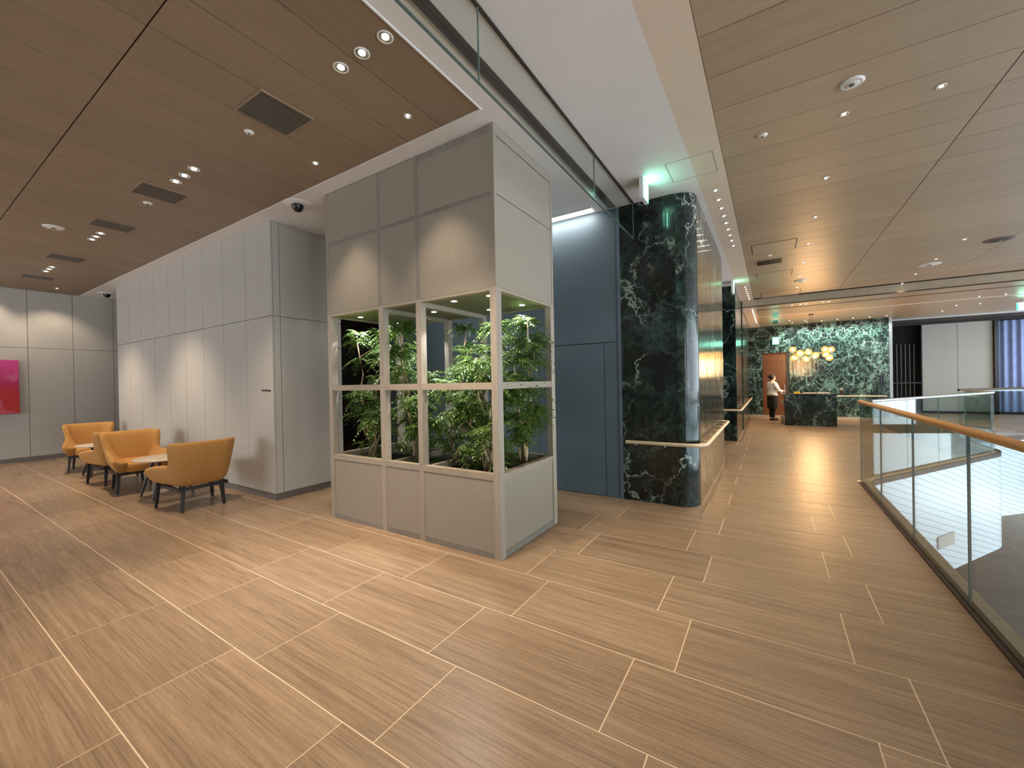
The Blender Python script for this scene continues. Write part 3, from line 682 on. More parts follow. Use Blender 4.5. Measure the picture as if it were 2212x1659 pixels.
for k in range(10): MB().tube([Vector((-.55, 11.0+k*.62, .69))-o, Vector((X2, 11.0+k*.62, .69))-o], .009, 6).build('bracket', M['rail'], hr2)
hr3 = thing('wall_handrail', 'short pale handrail on the green marble wall behind the reception desk', 'handrail', (2.2, YW-.08, .73))
MB().tube([(-.6, 0, 0), (1.1, 0, 0)], .022, 8).build('rail', M['rail'], hr3, smooth=True, angle=.7)
for x in (-.5, .2, .9): MB().tube([(x, 0, -.02), (x, .08, -.02)], .008, 6).build('bracket', M['steel'], hr3)

# ------------------------------------------------------------------ balustrades
bal = thing('glass_balustrade', 'frameless glass balustrade with thick oak handrail and stone kerb beside the corridor', 'balustrade', (1.05, 4, 0))
def lb(x0, x1, y0, y1, z0, z1): return MB().box(x0-1.05, x1-1.05, y0-4, y1-4, z0, z1)
ysg = [7.10, 5.925, 4.735, 3.585, 2.42, 1.25, .08, -1.1]
for a, b in zip(ysg[1:], ysg[:-1]):
    gp = lb(1.012, 1.024, a+.004, b-.004, .03, 1.085).build('glass_panel', M['glass'], bal)
    for yy_ in (a+.004, b-.004): lb(1.0115, 1.0245, yy_-.0012, yy_+.0012, .03, 1.085).build('glass_edge', M['glassedge'], gp)
lb(1.030, 1.095, -1.2, 7.08, -.02, .055).build('kerb', M['kerb'], bal); lb(.995, 1.030, -1.2, 7.12, -.004, .018).build('kerb_shadow_strip', M['kerbdark'], bal)  # the dark floor-side strip paints in the shadow beside the kerb
MB().tube([(1.018-1.05, y-4, 1.093) for y in (-1.2, 0, 1.5, 3, 4.5, 6, 7.13)], .027, 12).build('rail', M['rail_oak'], bal, smooth=True, angle=.9)
def balus(label, path, railmat, h=1.10, inset=-.06):
    t = thing('glass_balustrade', label, 'balustrade', (path[0][0], path[0][1], 0)); p0 = path[0]
    off = []
    for i in range(len(path)):
        a = Vector(path[max(0, i-1)]); b = Vector(path[min(len(path)-1, i+1)]); d = (b-a).normalized(); nn = Vector((d.y, -d.x)); off.append((path[i][0]+nn.x*inset-p0[0], path[i][1]+nn.y*inset-p0[1]))
    return t, off
def ribbon_glass(t, pts, z0, z1):
    rb = ribbon(pts, z0, z1, .012).build('glass_panel', M['glass'], t); return rb
t, off = balus('glass balustrade with slim grey rail along the slanted far edge of the opening', arc_corner((KX, 5), (KX+.02, 7.28), B, (5, .22))+arc_corner(A, B, Cc, (8, .30))+[Cc], M['steel'])
n1 = 6
cutp = off[:n1]; a, b = Vector(off[n1-1]), Vector(off[n1])
segs = [tuple(a.lerp(b, k/4)) for k in range(5)]
for p, q_ in zip(segs[:-1], segs[1:]):
    d = (Vector(q_)-Vector(p)).normalized()*.005
    g1 = ribbon_glass(t, [tuple(Vector(p)+d), tuple(Vector(q_)-d)], .02, 1.07)
    e = Vector(q_)-d; MB().tube([(e.x, e.y, .02), (e.x, e.y, 1.07)], .0045, 6).build('glass_edge', M['glassedge'], g1)
ribbon_glass(t, off[n1:n1+9], .02, 1.07); ribbon_glass(t, [off[n1+8], off[-1]], .02, 1.07)
MB().tube([(x, y, 1.085) for x, y in [off[n1-1]]+off[n1:]], .022, 8).build('rail', M['steel'], t, smooth=True, angle=.9)
t, off = balus('glass balustrade with dark rail further back, before the window wall', [(3.5, 12.62), D, (8.5, 14.35)], M['black'])
for p, q_ in zip(off[:-1], off[1:]):
    for k in range(3):
        a = Vector(p).lerp(Vector(q_), k/3); b = Vector(p).lerp(Vector(q_), (k+1)/3); d = (b-a).normalized()*.006
        g1 = ribbon_glass(t, [tuple(a+d), tuple(b-d)], .02, 1.07)
MB().tube([(x, y, 1.085) for x, y in off], .024, 8).build('rail', M['kerbdark'], t, smooth=True, angle=.9)

# ------------------------------------------------------------------ smoke-stop glass under the soffit
sg = thing('smoke_curtain', 'hanging clear glass smoke curtain crossing under the white soffit', 'glass screen', (-1.345, 2, ZC))
GX = -1.345; zb = 2.72
zg = ZC-(ZC-EYE)*0  # placeholder replaced below
hb = .0
for (a, b) in ((-1.2, .27), (.27, 1.845), (1.845, 3.61), (3.61, 4.885)):
    gp = MB().box(-.004, .004, a-2+.003, b-2-.003, -.43, -.004).build('glass_panel', M['glass_s'], sg)
    MB().box(-.005, .005, b-2-.005, b-2-.001, -.43, -.004).build('glass_edge', M['glassedge'], gp)
MB().box(-.008, .008, -3.2, 2.885, -.434, -.426).build('bottom_edge', M['glassedge'], sg)
MB().box(-.012, .012, -3.2, 2.885, -.008, 0).build('top_channel', M['seam'], sg)
tk = thing('shutter_track', 'dark double track slot in the white soffit beside the glass curtain', 'track', (-1.58, 2, ZC-.001))
MB().box(-.045, .035, -7, 2.87, -.003, -.0002).build('slot', M['seam'], tk)
MB().box(-.060, -.045, -7, 2.87, -.006, 0).build('track_edge', M['steel'], tk); MB().box(-.008, -.002, -7, 2.87, -.0045, -.003).build('track_rib', M['dark'], tk)
# light trough washing the blue wall
lt = thing('wall_wash_trough', 'bright linear light slot in the soffit above the blue door wall', 'light', (-3.2, 4.78, ZC))
box(-1.9, 1.38, -.06, .06, -.008, -.002).build('diffuser', emat('trough_diffuser', (1, .98, .95, 1), 4.0), lt)
box(-1.92, 1.40, -.07, -.06, -.012, 0).build('trough_edge', M['trimwhite'], lt)
area(lt, (-.25, .0, -.02), 9, (1, .97, .93), 3.2, .08, (0, .35, -1))

# ------------------------------------------------------------------ recessed downlights
def make_downlight(r, lens):
    t = bpy.data.objects.new('recessed_downlight', None); COL.objects.link(t); t.empty_display_size = .05
    MB().lathe([(r*1.16, -.0005), (r*1.16, -.005), (r, -.005), (r*.97, .0)], n=24, cap=False).build('trim_ring', M['trimwhite'], t, smooth=True)
    MB().lathe([(r*.98, -.004), (r*.60, -.0012), (r*.45, -.001)], n=24, cap=False).build('reflector', M['chrome'], t, smooth=True)
    MB().lathe([(r*.5, -.0045), (r*.3, -.0065), (.0005, -.007)], n=16, cap=False).build('lens', lens, t, smooth=True)
    return t
ORD = 'first second third fourth fifth sixth seventh eighth ninth tenth eleventh twelfth thirteenth'.split()
def downlights(proto, pts, label, group, z, energy, color, size=80, aim=(0, 0, -1), blend=.7):
    for i, p in enumerate(pts):
        t = copy_tree(proto); t.location = (p[0], p[1], z); tag(t, label.format(n=ORD[i]), 'downlight', group)
        if energy: spot(t, (0, 0, -.03), energy, color, size, blend, aim)
p42 = make_downlight(.042, M['bulb']); p30 = make_downlight(.026, M['bulb']); p22 = make_downlight(.027, M['bulb_c'])
for n, xs in (('before the planter', (-1.932, -2.149, -2.363)), ('between the first two ceiling grilles', (-4.629, -4.846, -5.056)), ('beside the third ceiling grille', (-7.542, -7.755, -7.943)), ('near the farthest grilles', (-10.24, -10.456, -10.685))):
    downlights(p42, [(x, 1.70) for x in xs], 'round downlight, {n} of three from the soffit side, '+n, 'three downlights '+n, ZC, (84 if xs[0] > -3 else 42 if xs[0] > -6 else 60), WARM, 86)
downlights(p30, [(-2.367, 2.29), (-3.589, 2.285)], 'single small downlight in front of the planter, {n} from the soffit corner', 'single downlights before the planter', ZC, 46, WARM, 74)
downlights(p30, [(-12.50, 1.15), (-12.30, 2.1)], 'single small downlight washing the painting wall, {n} from the painting', 'downlights before the painting wall', ZC, 26, WARM, 100, (-.25, 0, -1))
downlights(p30, [(.53, 4.215), (.53, 5.455), (.535, 6.70), (.54, 7.97), (.55, 9.25), (.565, 10.47), (.57, 11.72)], '{n} corridor downlight after the white round speaker, in the middle row', 'corridor middle downlight row', ZC, 46, WARM, 100)
downlights(p30, [(1.084, 4.214)], 'round downlight in the corridor planks near the long dark ceiling seam', None, ZC, 30, WARM, 100)
downlights(p30, [(2.595, 10.47), (2.604, 11.75), (2.615, 13.02-.2), (2.6, 9.2)], 'small downlight in the far planks over the glass balustrade', 'downlights over the far balustrade', ZC, 20, WARM, 90)
downlights(p22, [(-.485+.0028*k, 5.10+.2855*k) for k in range(9)], '{n} tiny spotlight from the hanging exit sign, in the row of nine beside the marble', 'nine spotlights beside the near marble block', ZC, 15, WARM, 84, (-.12, 0, -1))
downlights(p22, [(-.455+.003*k, 10.91+.2925*k) for k in range(7)], '{n} tiny spotlight from the far exit sign, in the row of seven beside the marble', 'seven spotlights beside the far marble wall', ZC, 15, WARM, 84, (-.12, 0, -1))
downlights(p22, [(-.392+.002*k, 13.36+.278*k) for k in range(13)], '{n} tiny spotlight from the ceiling step, in the long row beside the reception marble', 'spotlights over the reception marble wall', ZB, 9, WARM, 84, (-.1, 0, -1))
downlights(p22, [(.526, 13.26), (.716, 13.27), (.833, 13.27), (1.186, 13.25), (1.306, 13.27)], 'tiny warm spotlight before the chandelier, {n} from the marble wall', 'spotlights before the chandelier', ZB, 14, WARM2, 90)
downlights(p22, [(.7+.42*k, 17.65) for k in range(7)], 'small spotlight washing the green reception wall, {n} from the wooden door', 'wall washers over the reception wall', ZB, 52, (.88, 1.0, .95), 110, (0, .55, -1))
downlights(p22, [(4.483, 17.6), (4.462, 16.4), (4.441, 14.85), (4.918, 16.41), (4.887, 14.86), (1.043, 17.2), (.595, 16.9)], 'small downlight scattered in the low ceiling of the reception end', 'downlights in the low reception ceiling', ZB, 24, WARM, 100)
for p in (p42, p30, p22):
    for ch in list(p.children): bpy.data.objects.remove(ch)
    bpy.data.objects.remove(p)

# speakers, sprinkler roses, smoke detector, round vents
def disc(name, label, cat, loc, r, mat, inner=None, group=None, drop=.012):
    t = thing(name, label, cat, loc, group=group)
    MB().lathe([(r, 0), (r, -.004), (r*.86, -drop), (r*.80, -drop)], n=28).build('rim', mat, t, smooth=True, angle=.5)
    MB().lathe([(r*.62, -drop), (r*.55, -drop-.003), (.001, -drop-.003)], n=24, cap=False).build('cover', inner or mat, t, smooth=True)
    MB().lathe([(r*.25, -drop-.002), (r*.22, -drop-.010), (.001, -drop-.010)], n=16, cap=False).build('centre', M['grille'], t, smooth=True)
    return t
disc('ceiling_speaker', 'white round ceiling speaker in the corridor planks', 'speaker', (.525, 3.80, ZC), .072, M['trimwhite'])
disc('ceiling_speaker', 'large white round ceiling speaker beside the third grille', 'speaker', (-7.73, 1.304, ZC), .10, M['trimwhite'])
disc('sprinkler_rose', 'small white sprinkler rose beside the first lobby ceiling grille', 'sprinkler', (-3.589, 1.706, ZC), .036, M['trimwhite'])
disc('sprinkler_rose', 'small white sprinkler rose beside the second lobby ceiling grille', 'sprinkler', (-5.90, 1.718, ZC), .042, M['trimwhite'])
disc('sprinkler_rose', 'small white sprinkler rose in the corridor planks near the warm-lit soffit edge', 'sprinkler', (-.024, 4.178, ZC), .036, M['trimwhite'])
disc('sprinkler_rose', 'small white sprinkler rose beside the dark slatted corridor grille', 'sprinkler', (.007, 8.365, ZC), .05, M['trimwhite'])
disc('smoke_detector', 'white smoke detector dome low in the corridor ceiling beside the far hatch', 'detector', (.595, 10.95, ZC), .12, M['trimwhite'], drop=.022)
disc('round_air_vent', 'dark round air vent in the grey-lit planks over the opening', 'vent', (3.08, 9.57, ZC), .17, M['grille'], M['seam'])
disc('round_air_vent', 'pale round air vent in the planks over the slanted balustrade', 'vent', (2.61, 10.92, ZC), .17, M['trimwhite'])
# grilles
def grille(label, x0, x1, y0, y1, z, along, pitch, mat, edge, fw_=.012, back=None, group=None):
    t = thing('ceiling_grille', label, 'grille', ((x0+x1)/2, (y0+y1)/2, z), group=group); a, b = (x1-x0)/2, (y1-y0)/2
    box(-a, a, -b, b, -.002, -.0005).build('backing', back or M['dark'], t)
    MB().box(-a-fw_, a+fw_, -b-fw_, -b, -.008, 0).box(-a-fw_, a+fw_, b, b+fw_, -.008, 0).box(-a-fw_, -a, -b, b, -.008, 0).box(a, a+fw_, -b, b, -.008, 0).build('frame', edge, t)
    n = int((2*b if along == 'x' else 2*a)/pitch)
    for k in range(n):
        if along == 'x': y = -b+(k+.5)*2*b/n; m = box(-a, a, y-pitch*.27, y+pitch*.27, -.007, -.002)
        else: x = -a+(k+.5)*2*a/n; m = box(x-pitch*.27, x+pitch*.27, -b, b, -.007, -.002)
        m.build('slat', mat, t)
for lab, x0, x1 in (('nearest the planter', -3.38, -3.01), ('beside the second trio of downlights', -5.685, -5.33), ('beside the third trio of downlights', -7.225, -6.91), ('fourth from the planter along the lobby', -9.55, -9.2), ('closest to the painting wall', -11.5, -11.2)):
    grille('rectangular slatted air grille in the brown plank ceiling, '+lab, x0, x1, 1.52, 1.895, ZC, 'y', .0225, M['grille'], M['plank_l'])
grille('dark slatted air grille in the corridor planks between two hatches', -.175, .212, 8.63, 8.985, ZC, 'y', .022, M['black'], M['plank_r'])
grille('small dark grille in the low ceiling nearer the exit sign over the reception', .10, .25, 14.42, 15.70, ZB, 'x', .09, M['black'], M['trimwhite'])
grille('small dark grille in the low ceiling right before the green wall', .11, .27, 16.32, 17.58, ZB, 'x', .09, M['black'], M['trimwhite'])
for lab, x0, x1, y0, y1 in (('before the dark slatted grille', -.227, .382, 7.56, 8.15), ('behind the dark slatted grille', -.205, .407, 9.68, 10.22), ('beside the smoke detector', -.163, .667, 11.98, 12.75)):
    t = thing('access_hatch', 'flush rectangular access hatch in the corridor planks '+lab, 'hatch', ((x0+x1)/2, (y0+y1)/2, ZC)); a, b = (x1-x0)/2, (y1-y0)/2
    box(-a, a, -b, b, -.0025, -.0005).build('shadow_gap', M['seam'], t); box(-a+.012, a-.012, -b+.012, b-.012, -.004, -.0025).build('hatch_leaf', M['plank_r'], t)
# dome cameras
for lab, x, y in (('on the white soffit beside the planter', -4.57, 2.68), ('on the white soffit near the painting wall', -12.19, 2.82)):
    t = thing('dome_camera', 'black dome security camera '+lab, 'camera', (x, y, ZC))
    MB().lathe([(.15, 0), (.15, -.005), (.13, -.012), (.06, -.014)], n=28).build('base_plate', M['white'], t, smooth=True, angle=.6)
    MB().lathe([(.062, -.012), (.060, -.04), (.048, -.068), (.028, -.086), (.001, -.092)], n=24, cap=False).build('dome', M['black'], t, smooth=True)

# ------------------------------------------------------------------ exit signs
def exit_sign(label, loc, rz, w=.22, h=.21, th=.04, arrow=False):
    t = thing('exit_sign', label, 'sign', loc, rz)                  # face looks towards local -y, hangs below origin
    box(-w/2, w/2, -th/2, th/2, -h, 0).build('housing', M['trimwhite'], t, bevel=.003)
    p = box(-w/2+.008, w/2-.008, -th/2-.003, -th/2, -h+.008, -.012).build('lit_panel', M['exitgreen'], t)
    s = h/.21; y0, y1 = -th/2-.005, -th/2-.003; m = MB()
    m.box(-w*.36, w*.36, y0, y1, -h+.025*s, -.03*s)
    m.build('white_field', M['exitwhite'], p)
    r = MB(); y0, y1 = -th/2-.0075, -th/2-.005
    def bar(a, b, wd):
        a = Vector((a[0], 0, a[1]))*s; b = Vector((b[0], 0, b[1]))*s; d = (b-a).normalized(); nn = Vector((-d.z, 0, d.x))*wd*s
        q = [a+nn, b+nn, b-nn, a-nn]; r.add([(v_.x, y0, v_.z) for v_ in q]+[(v_.x, y1, v_.z) for v_ in q], [(0, 1, 2, 3), (7, 6, 5, 4), (0, 4, 5, 1), (1, 5, 6, 2), (2, 6, 7, 3), (3, 7, 4, 0)])
    if arrow:
        bar((-.05, -.105), (.05, -.105), .010); bar((.05, -.105), (.015, -.075), .009); bar((.05, -.105), (.015, -.135), .009)
    else:
        r.lathe([(.011*s, 0), (.011*s, .0025)], (0, 0, 0), 12); n = len(r.v); r.v = [(x-.012*s, y0+z, -.055*s+y) for x, y, z in r.v]
        bar((-.010, -.068), (.008, -.108), .011); bar((.008, -.108), (.034, -.125), .008); bar((.034, -.125), (.030, -.16), .007)
        bar((.006, -.108), (-.012, -.135), .008); bar((-.012, -.135), (-.042, -.140), .007); bar((-.008, -.072), (.028, -.085), .006); bar((-.010, -.072), (-.034, -.095), .006)
    r.build('running_figure' if not arrow else 'arrow', M['exitgreen'], p)
    l = bpy.data.lights.new('glow', 'AREA'); l.energy = .9; l.color = (.45, 1, .8); l.size = w*.8; l.shape = 'SQUARE'
    lo = bpy.data.objects.new('glow', l); COL.objects.link(lo); lo.parent = t; lo.location = (0, -th/2-.012, -h/2); lo.rotation_euler = (math.radians(90), 0, 0)
    return t
exit_sign('green lit exit sign hanging before the near marble block', (-1.10, 4.42, ZC), math.radians(90))
exit_sign('green lit exit sign hanging before the far marble wall', (-.66, 10.15, ZC), math.radians(90), .26, .26)
exit_sign('square green exit sign on the green wall above the wooden door', (.20, YW-.03, 2.935), 0, .22, .28)
exit_sign('lit sign with green arrow hanging from the low ceiling near the window wall', (5.58, 16.0, 3.25), 0, .30, .20, .04, True)
MB().tube([(0, 0, 0), (0, 0, .11)], .01, 6).build('stem', M['trimwhite'], bpy.data.objects['exit_sign.003'])

# ------------------------------------------------------------------ armchairs and tables
def make_chair():
    t = bpy.data.objects.new('lounge_armchair', None); COL.objects.link(t); t.empty_display_size = .1
    # plan path of the shell, from one arm front round the back to the other (chair faces +x)
    hb, hf, xb, xf, r = .295, .365, -.345, .40, .15
    half = []
    for k in range(13): f_ = k/12; half.append((xf+(xb+r-xf)*f_, hf+(hb-hf)*(f_**1.5)))
    for k in range(1, 9): a = math.pi/2+math.pi/2*k/8; half.append((xb+r+r*math.cos(a), hb-r+r*math.sin(a)))
    pth = half+[(xb, (hb-r)*(1-2*k/8)) for k in range(1, 8)]+[(x, -y) for x, y in half[::-1]]
    rows = []; n = len(pth)
    for i, (x, y) in enumerate(pth):
        a = Vector(pth[max(0, i-1)]); b = Vector(pth[min(n-1, i+1)]); d = (b-a).normalized(); nn = Vector((-d.y, d.x))
        if nn.dot(Vector((x+.02, y))) < 0: nn = -nn
        s = min(1, max(0, (-.165-x)/.075)); s = s*s*(3-2*s)
        g_ = max(0, min(1, (x+.16)/.56))                      # 0 at the back step, 1 at the arm front
        top = .545-.075*g_*g_+s*.275
        lean = .16*s
        def P_(o, z): return (x+nn.x*(o+lean*max(0, z-.42))-(.05*g_ if z < .33 else 0), y+nn.y*(o+lean*max(0, z-.42)), z)
        inn = -.075-.045*(1-s)
        rows.append([P_(-.075, .285), P_(-.028, .35), P_(.000, .42), P_(.012, top-.035), P_(.004, top-.006), P_(-.020, top+.004), P_(-.048, top-.004), P_(-.070, top-.035), P_(inn-.02, (.50 if s > .5 else .455)), P_(inn-.05, .425), P_(inn-.06, .30)])
    MB().grid(rows).build('shell', M['orange'], t, smooth=True, subd=1)
    pb = [(xb-.004-.16*max(0, z-.42)-.008*(1 if z > .4 else -3), 0, z) for z in (.40, .46, .54, .62, .70, .78)]
    MB().tube(pb, .0035, 5).build('back_seam', M['legblack'] if False else M['orange2'], t)
    sr = []
    for z, e in ((.292, -.03), (.305, 0), (.385, .010), (.420, -.005), (.436, -.06)):
        ring = []
        for k in range(28):
            a = 2*math.pi*k/28; cx_, sy = math.cos(a), math.sin(a); p = 4.5
            ring.append((.075+(.345+e)*math.copysign(abs(cx_)**(2/p), cx_), (.245+e)*math.copysign(abs(sy)**(2/p), sy), z))
        sr.append(ring)
    MB().grid(sr).build('seat', M['orange2'], t, smooth=True, subd=1)
    fr_ = MB().box(-.27, .27, -.262, -.235, .250, .288).box(-.27, .27, .235, .262, .250, .288).box(.235, .262, -.25, .25, .250, .288).box(-.285, -.255, -.20, .20, .250, .288)
    fr_.build('seat_frame', M['legblack'], t)
    for (x, y, sx, sy) in ((.255, .275, .02, .022), (.255, -.275, .02, -.022), (-.235, .195, -.03, .02), (-.235, -.195, -.03, -.02)):
        MB().grid([[(x+sx+dx*.013, y+sy+dy*.013, 0) for dx, dy in ((-1, -1), (1, -1), (1, 1), (-1, 1))], [(x+dx*.022, y+dy*.022, .30) for dx, dy in ((-1, -1), (1, -1), (1, 1), (-1, 1))]]).build('leg', M['legblack'], t)
    return t
proto = make_chair()
chairs = (('mustard armchair turned with its back to the planter, beside the lettered wall end', -6.055, 2.15, 180),
          ('mustard armchair facing the nearer pale round table, back to back with another', -7.87, 2.11, 0),
          ('mustard armchair mostly hidden, its arm showing beside the darker round table', -8.70, 2.10, 180),
          ('mustard armchair nearest the painting wall, facing the darker round table', -10.62, 2.19, -8))
for i, (lab, x, y, a) in enumerate(chairs):
    t = proto if i == 0 else copy_tree(proto); t.location = (x, y, 0); t.rotation_euler = (0, 0, math.radians(a)); tag(t, lab, 'armchair', 'mustard lounge armchairs')
def make_table():
    t = bpy.data.objects.new('side_table', None); COL.objects.link(t); t.empty_display_size = .1
    MB().lathe([(.30, .497), (.345, .505), (.352, .512), (.352, .518), (.346, .522)], n=48).build('table_top', M['tabletop'], t, smooth=True, angle=.6)
    MB().lathe([(.19, .475), (.19, .497)], n=24).build('apron', M['legblack'], t)
    for k in range(4):
        a = math.radians(45+90*k); MB().tube([(.15*math.cos(a), .15*math.sin(a), .49), (.31*math.cos(a), .31*math.sin(a), 0)], .022, 8, .013).build('leg', M['legblack'], t)
    return t
tb = make_table(); tb.location = (-6.95, 2.16, 0); tag(tb, 'round side table with pale top between the two nearer armchairs', 'table', 'round side tables')
tb2 = copy_tree(tb); tb2.location = (-9.70, 2.16, 0); tag(tb2, 'round side table with shaded top between the two farther armchairs', 'table', 'round side tables')

# painting and lettering
ar = thing('painting', 'pink and red abstract canvas hanging on the grey panelled wall', 'painting', (-12.905, 1.20, 1.54))
box(-.03, .0, -.45, .446, -.54, .54).build('stretcher', M['strip'], ar); box(.0, .035, -.45, .446, -.54, .54).build('canvas', M['art'], ar, bevel=.006)
cu = bpy.data.curves.new('lettering', 'FONT'); cu.body = 'Guest lounge'; cu.size = .046; cu.extrude = .002; cu.offset = .0012
to = bpy.data.objects.new('tmp_text', cu); COL.objects.link(to); bpy.context.view_layer.update()
me = bpy.data.meshes.new_from_object(to.evaluated_get(bpy.context.evaluated_depsgraph_get())); bpy.data.objects.remove(to)
xs = [v_.co.x for v_ in me.vertices]; k = .222/(max(xs)-min(xs)); me.transform(Matrix.Scale(k, 4)); me.materials.clear(); me.materials.append(M['text'])
lo = link('wall_lettering', me, None, (-5.588, BYF-.001, 1.388), (math.radians(90), 0, 0)); tag(lo, 'small black lettering reading Guest lounge at the end of the panelled wall', 'lettering')

# ------------------------------------------------------------------ reception desk and items
rd = thing('reception_desk', 'dark marble reception desk with overhanging worktop in front of the green wall', 'desk', (.98, 14.9, 0))
o = box(-.62, .61, -.29, -.25, 0, .90).build('front_slab', M['marble'], rd); o.color = (.9, .3, .6, 1)
o = box(-.62, -.58, -.25, .55, 0, .90).build('side_slab', M['marble'], rd); o.color = (.4, .3, .2, 1)
o = box(.57, .61, -.25, .55, 0, .90).build('side_slab', M['marble'], rd); o.color = (.5, .1, .2, 1)
o = box(-.70, .88, -.32, .58, .90, .935).build('worktop', M['marble'], rd); o.color = (.2, .7, .5, 1)
box(-.58, .57, .3, .32, .1, .88).build('inner_panel', M['doorwood'], rd)
ys_ = thing('yellow_card_stand', 'yellow plastic card stand on the reception desk', 'card stand', (.68, 14.75, .935))
MB().grid([[(-.075, -.02, 0), (.075, -.02, 0), (.075, .03, 0), (-.075, .03, 0)], [(-.075, .005, .06), (.075, .005, .06), (.075, .012, .06), (-.075, .012, .06)]]).build('stand', M['yellow'], ys_)
box(-.05, .05, -.016, -.013, .015, .022).build('printed_line', M['text'], ys_)
tr_ = thing('paper_tray', 'pale tray of papers lying along the reception desk', 'tray', (1.13, 14.80, .935))
box(-.33, .33, -.11, .11, 0, .012).build('tray_base', M['rail'], tr_); box(-.29, .0, -.09, .09, .012, .030).build('paper_stack', M['paper'], tr_); box(.04, .30, -.09, .09, .012, .034).build('paper_stack', M['paper'], tr_)
dl = thing('desk_dispenser', 'small dark dispenser with two white caps at the desk end', 'dispenser', (1.73, 14.9, .935))
box(-.045, .045, -.04, .04, 0, .10).build('box', M['doorwood'], dl, bevel=.004)
for x in (-.02, .02): MB().lathe([(.013, .10), (.013, .135), (.007, .14), (.007, .155)], (x, 0, 0), 10).build('cap', M['paper'], dl)
bt = thing('pump_bottle', 'cream pump bottle standing on the floor beside the reception desk', 'bottle', (.30, 15.1, 0))
MB().lathe([(.035, 0), (.045, .01), (.045, .20), (.03, .235), (.018, .25), (.018, .27)], n=16).build('bottle_body', M['bottle'], bt, smooth=True, angle=.8)
MB().tube([(0, 0, .27), (0, 0, .33), (.035, 0, .335)], .009, 8).build('pump', M['paper'], bt)
dv = thing('glove_dispenser', 'white paper dispenser fixed to the side of the reception desk', 'dispenser', (.34, 14.85, .62))
box(-.05, .018, -.07, .07, 0, .12).build('case', M['paper'], dv, bevel=.006); box(-.052, -.05, -.05, .05, .02, .04).build('slot', M['seam'], dv)

# chandelier of amber globes
ch = thing('globe_chandelier', 'chandelier of amber glass globes hanging over the reception desk', 'chandelier', (1.10, 15.6, ZB))
gl = [(.622, 2.295, 0), (.657, 2.04, .12), (.80, 2.17, -.1), (.831, 2.184, .25), (1.018, 2.205, 0), (.956, 1.98, .1), (1.183, 2.083, -.12), (1.435, 2.264, .1), (1.568, 2.236, -.08), (1.47, 2.109, .2), (1.533, 1.994, 0)]
amber_glass = glass_mat('amber_globe_glass', (1.0, .74, .40, 1), .12)
_t = amber_glass.node_tree; _em = _t.nodes.new('ShaderNodeEmission'); _em.inputs[0].default_value = (1, .55, .2, 1); _em.inputs[1].default_value = .28
_ad = _t.nodes.new('ShaderNodeAddShader'); _o = _t.nodes['Material Output']; _src = _o.inputs['Surface'].links[0].from_socket; _t.links.new(_src, _ad.inputs[0]); _t.links.new(_em.outputs[0], _ad.inputs[1]); _t.links.new(_ad.outputs[0], _o.inputs['Surface'])
frm = MB().tube([(-.45, 0, -1.20), (.45, 0, -1.20)], .009, 6)
for x, z, y in gl: frm.tube([(max(-.45, min(.45, x-1.10)), 0, -1.20), (x-1.10, y, z-ZB)], .005, 5)
frm.build('frame', M['rail_oak'], ch)
for x in (-.03, .03): MB().tube([(x, 0, 0), (x*.5, 0, -1.2)], .004, 5).build('cable', M['black'], ch)
MB().lathe([(.07, 0), (.07, -.02), (.001, -.02)], n=20, cap=False).build('canopy', M['black'], ch)
for x, z, y in gl:
    gb = MB().sphere((0, 0, 0), .098, 18, 12).build('globe', amber_glass, ch, smooth=True, loc=(x-1.10, y, z-ZB))
    MB().sphere((0, 0, 0), .042, 10, 8).build('bulb', M['amber'], gb, smooth=True)
l = bpy.data.lights.new('chandelier_light', 'POINT'); l.energy = 60; l.color = (1, .62, .30); l.shadow_soft_size = .35
lo = bpy.data.objects.new('chandelier_light', l); COL.objects.link(lo); lo.parent = ch; lo.location = (0, -.05, -1.55)

# ------------------------------------------------------------------ person at the desk
def skin(name, nodes, edges, mat, parent, sub=2):
    me = bpy.data.meshes.new(name); me.from_pydata([n_[0] for n_ in nodes], edges, []); o = bpy.data.objects.new('tmp_skin', me); COL.objects.link(o)
    md = o.modifiers.new('skin', 'SKIN'); sv = me.skin_vertices[0].data
    for i, n_ in enumerate(nodes): sv[i].radius = n_[1]; sv[i].use_root = (i == 0)
    ss = o.modifiers.new('sub', 'SUBSURF'); ss.levels = sub; ss.render_levels = sub
    bpy.context.view_layer.update()
    m2 = bpy.data.meshes.new_from_object(o.evaluated_get(bpy.context.evaluated_depsgraph_get())); bpy.data.objects.remove(o)
    m2.materials.clear(); m2.materials.append(mat); m2.shade_smooth(); m2.name = name
    return link(name, m2, parent)
pe = thing('person', 'person in ivory jacket and black skirt standing at the reception desk, hands forward', 'person', (.06, 16.05, 0), math.radians(32))
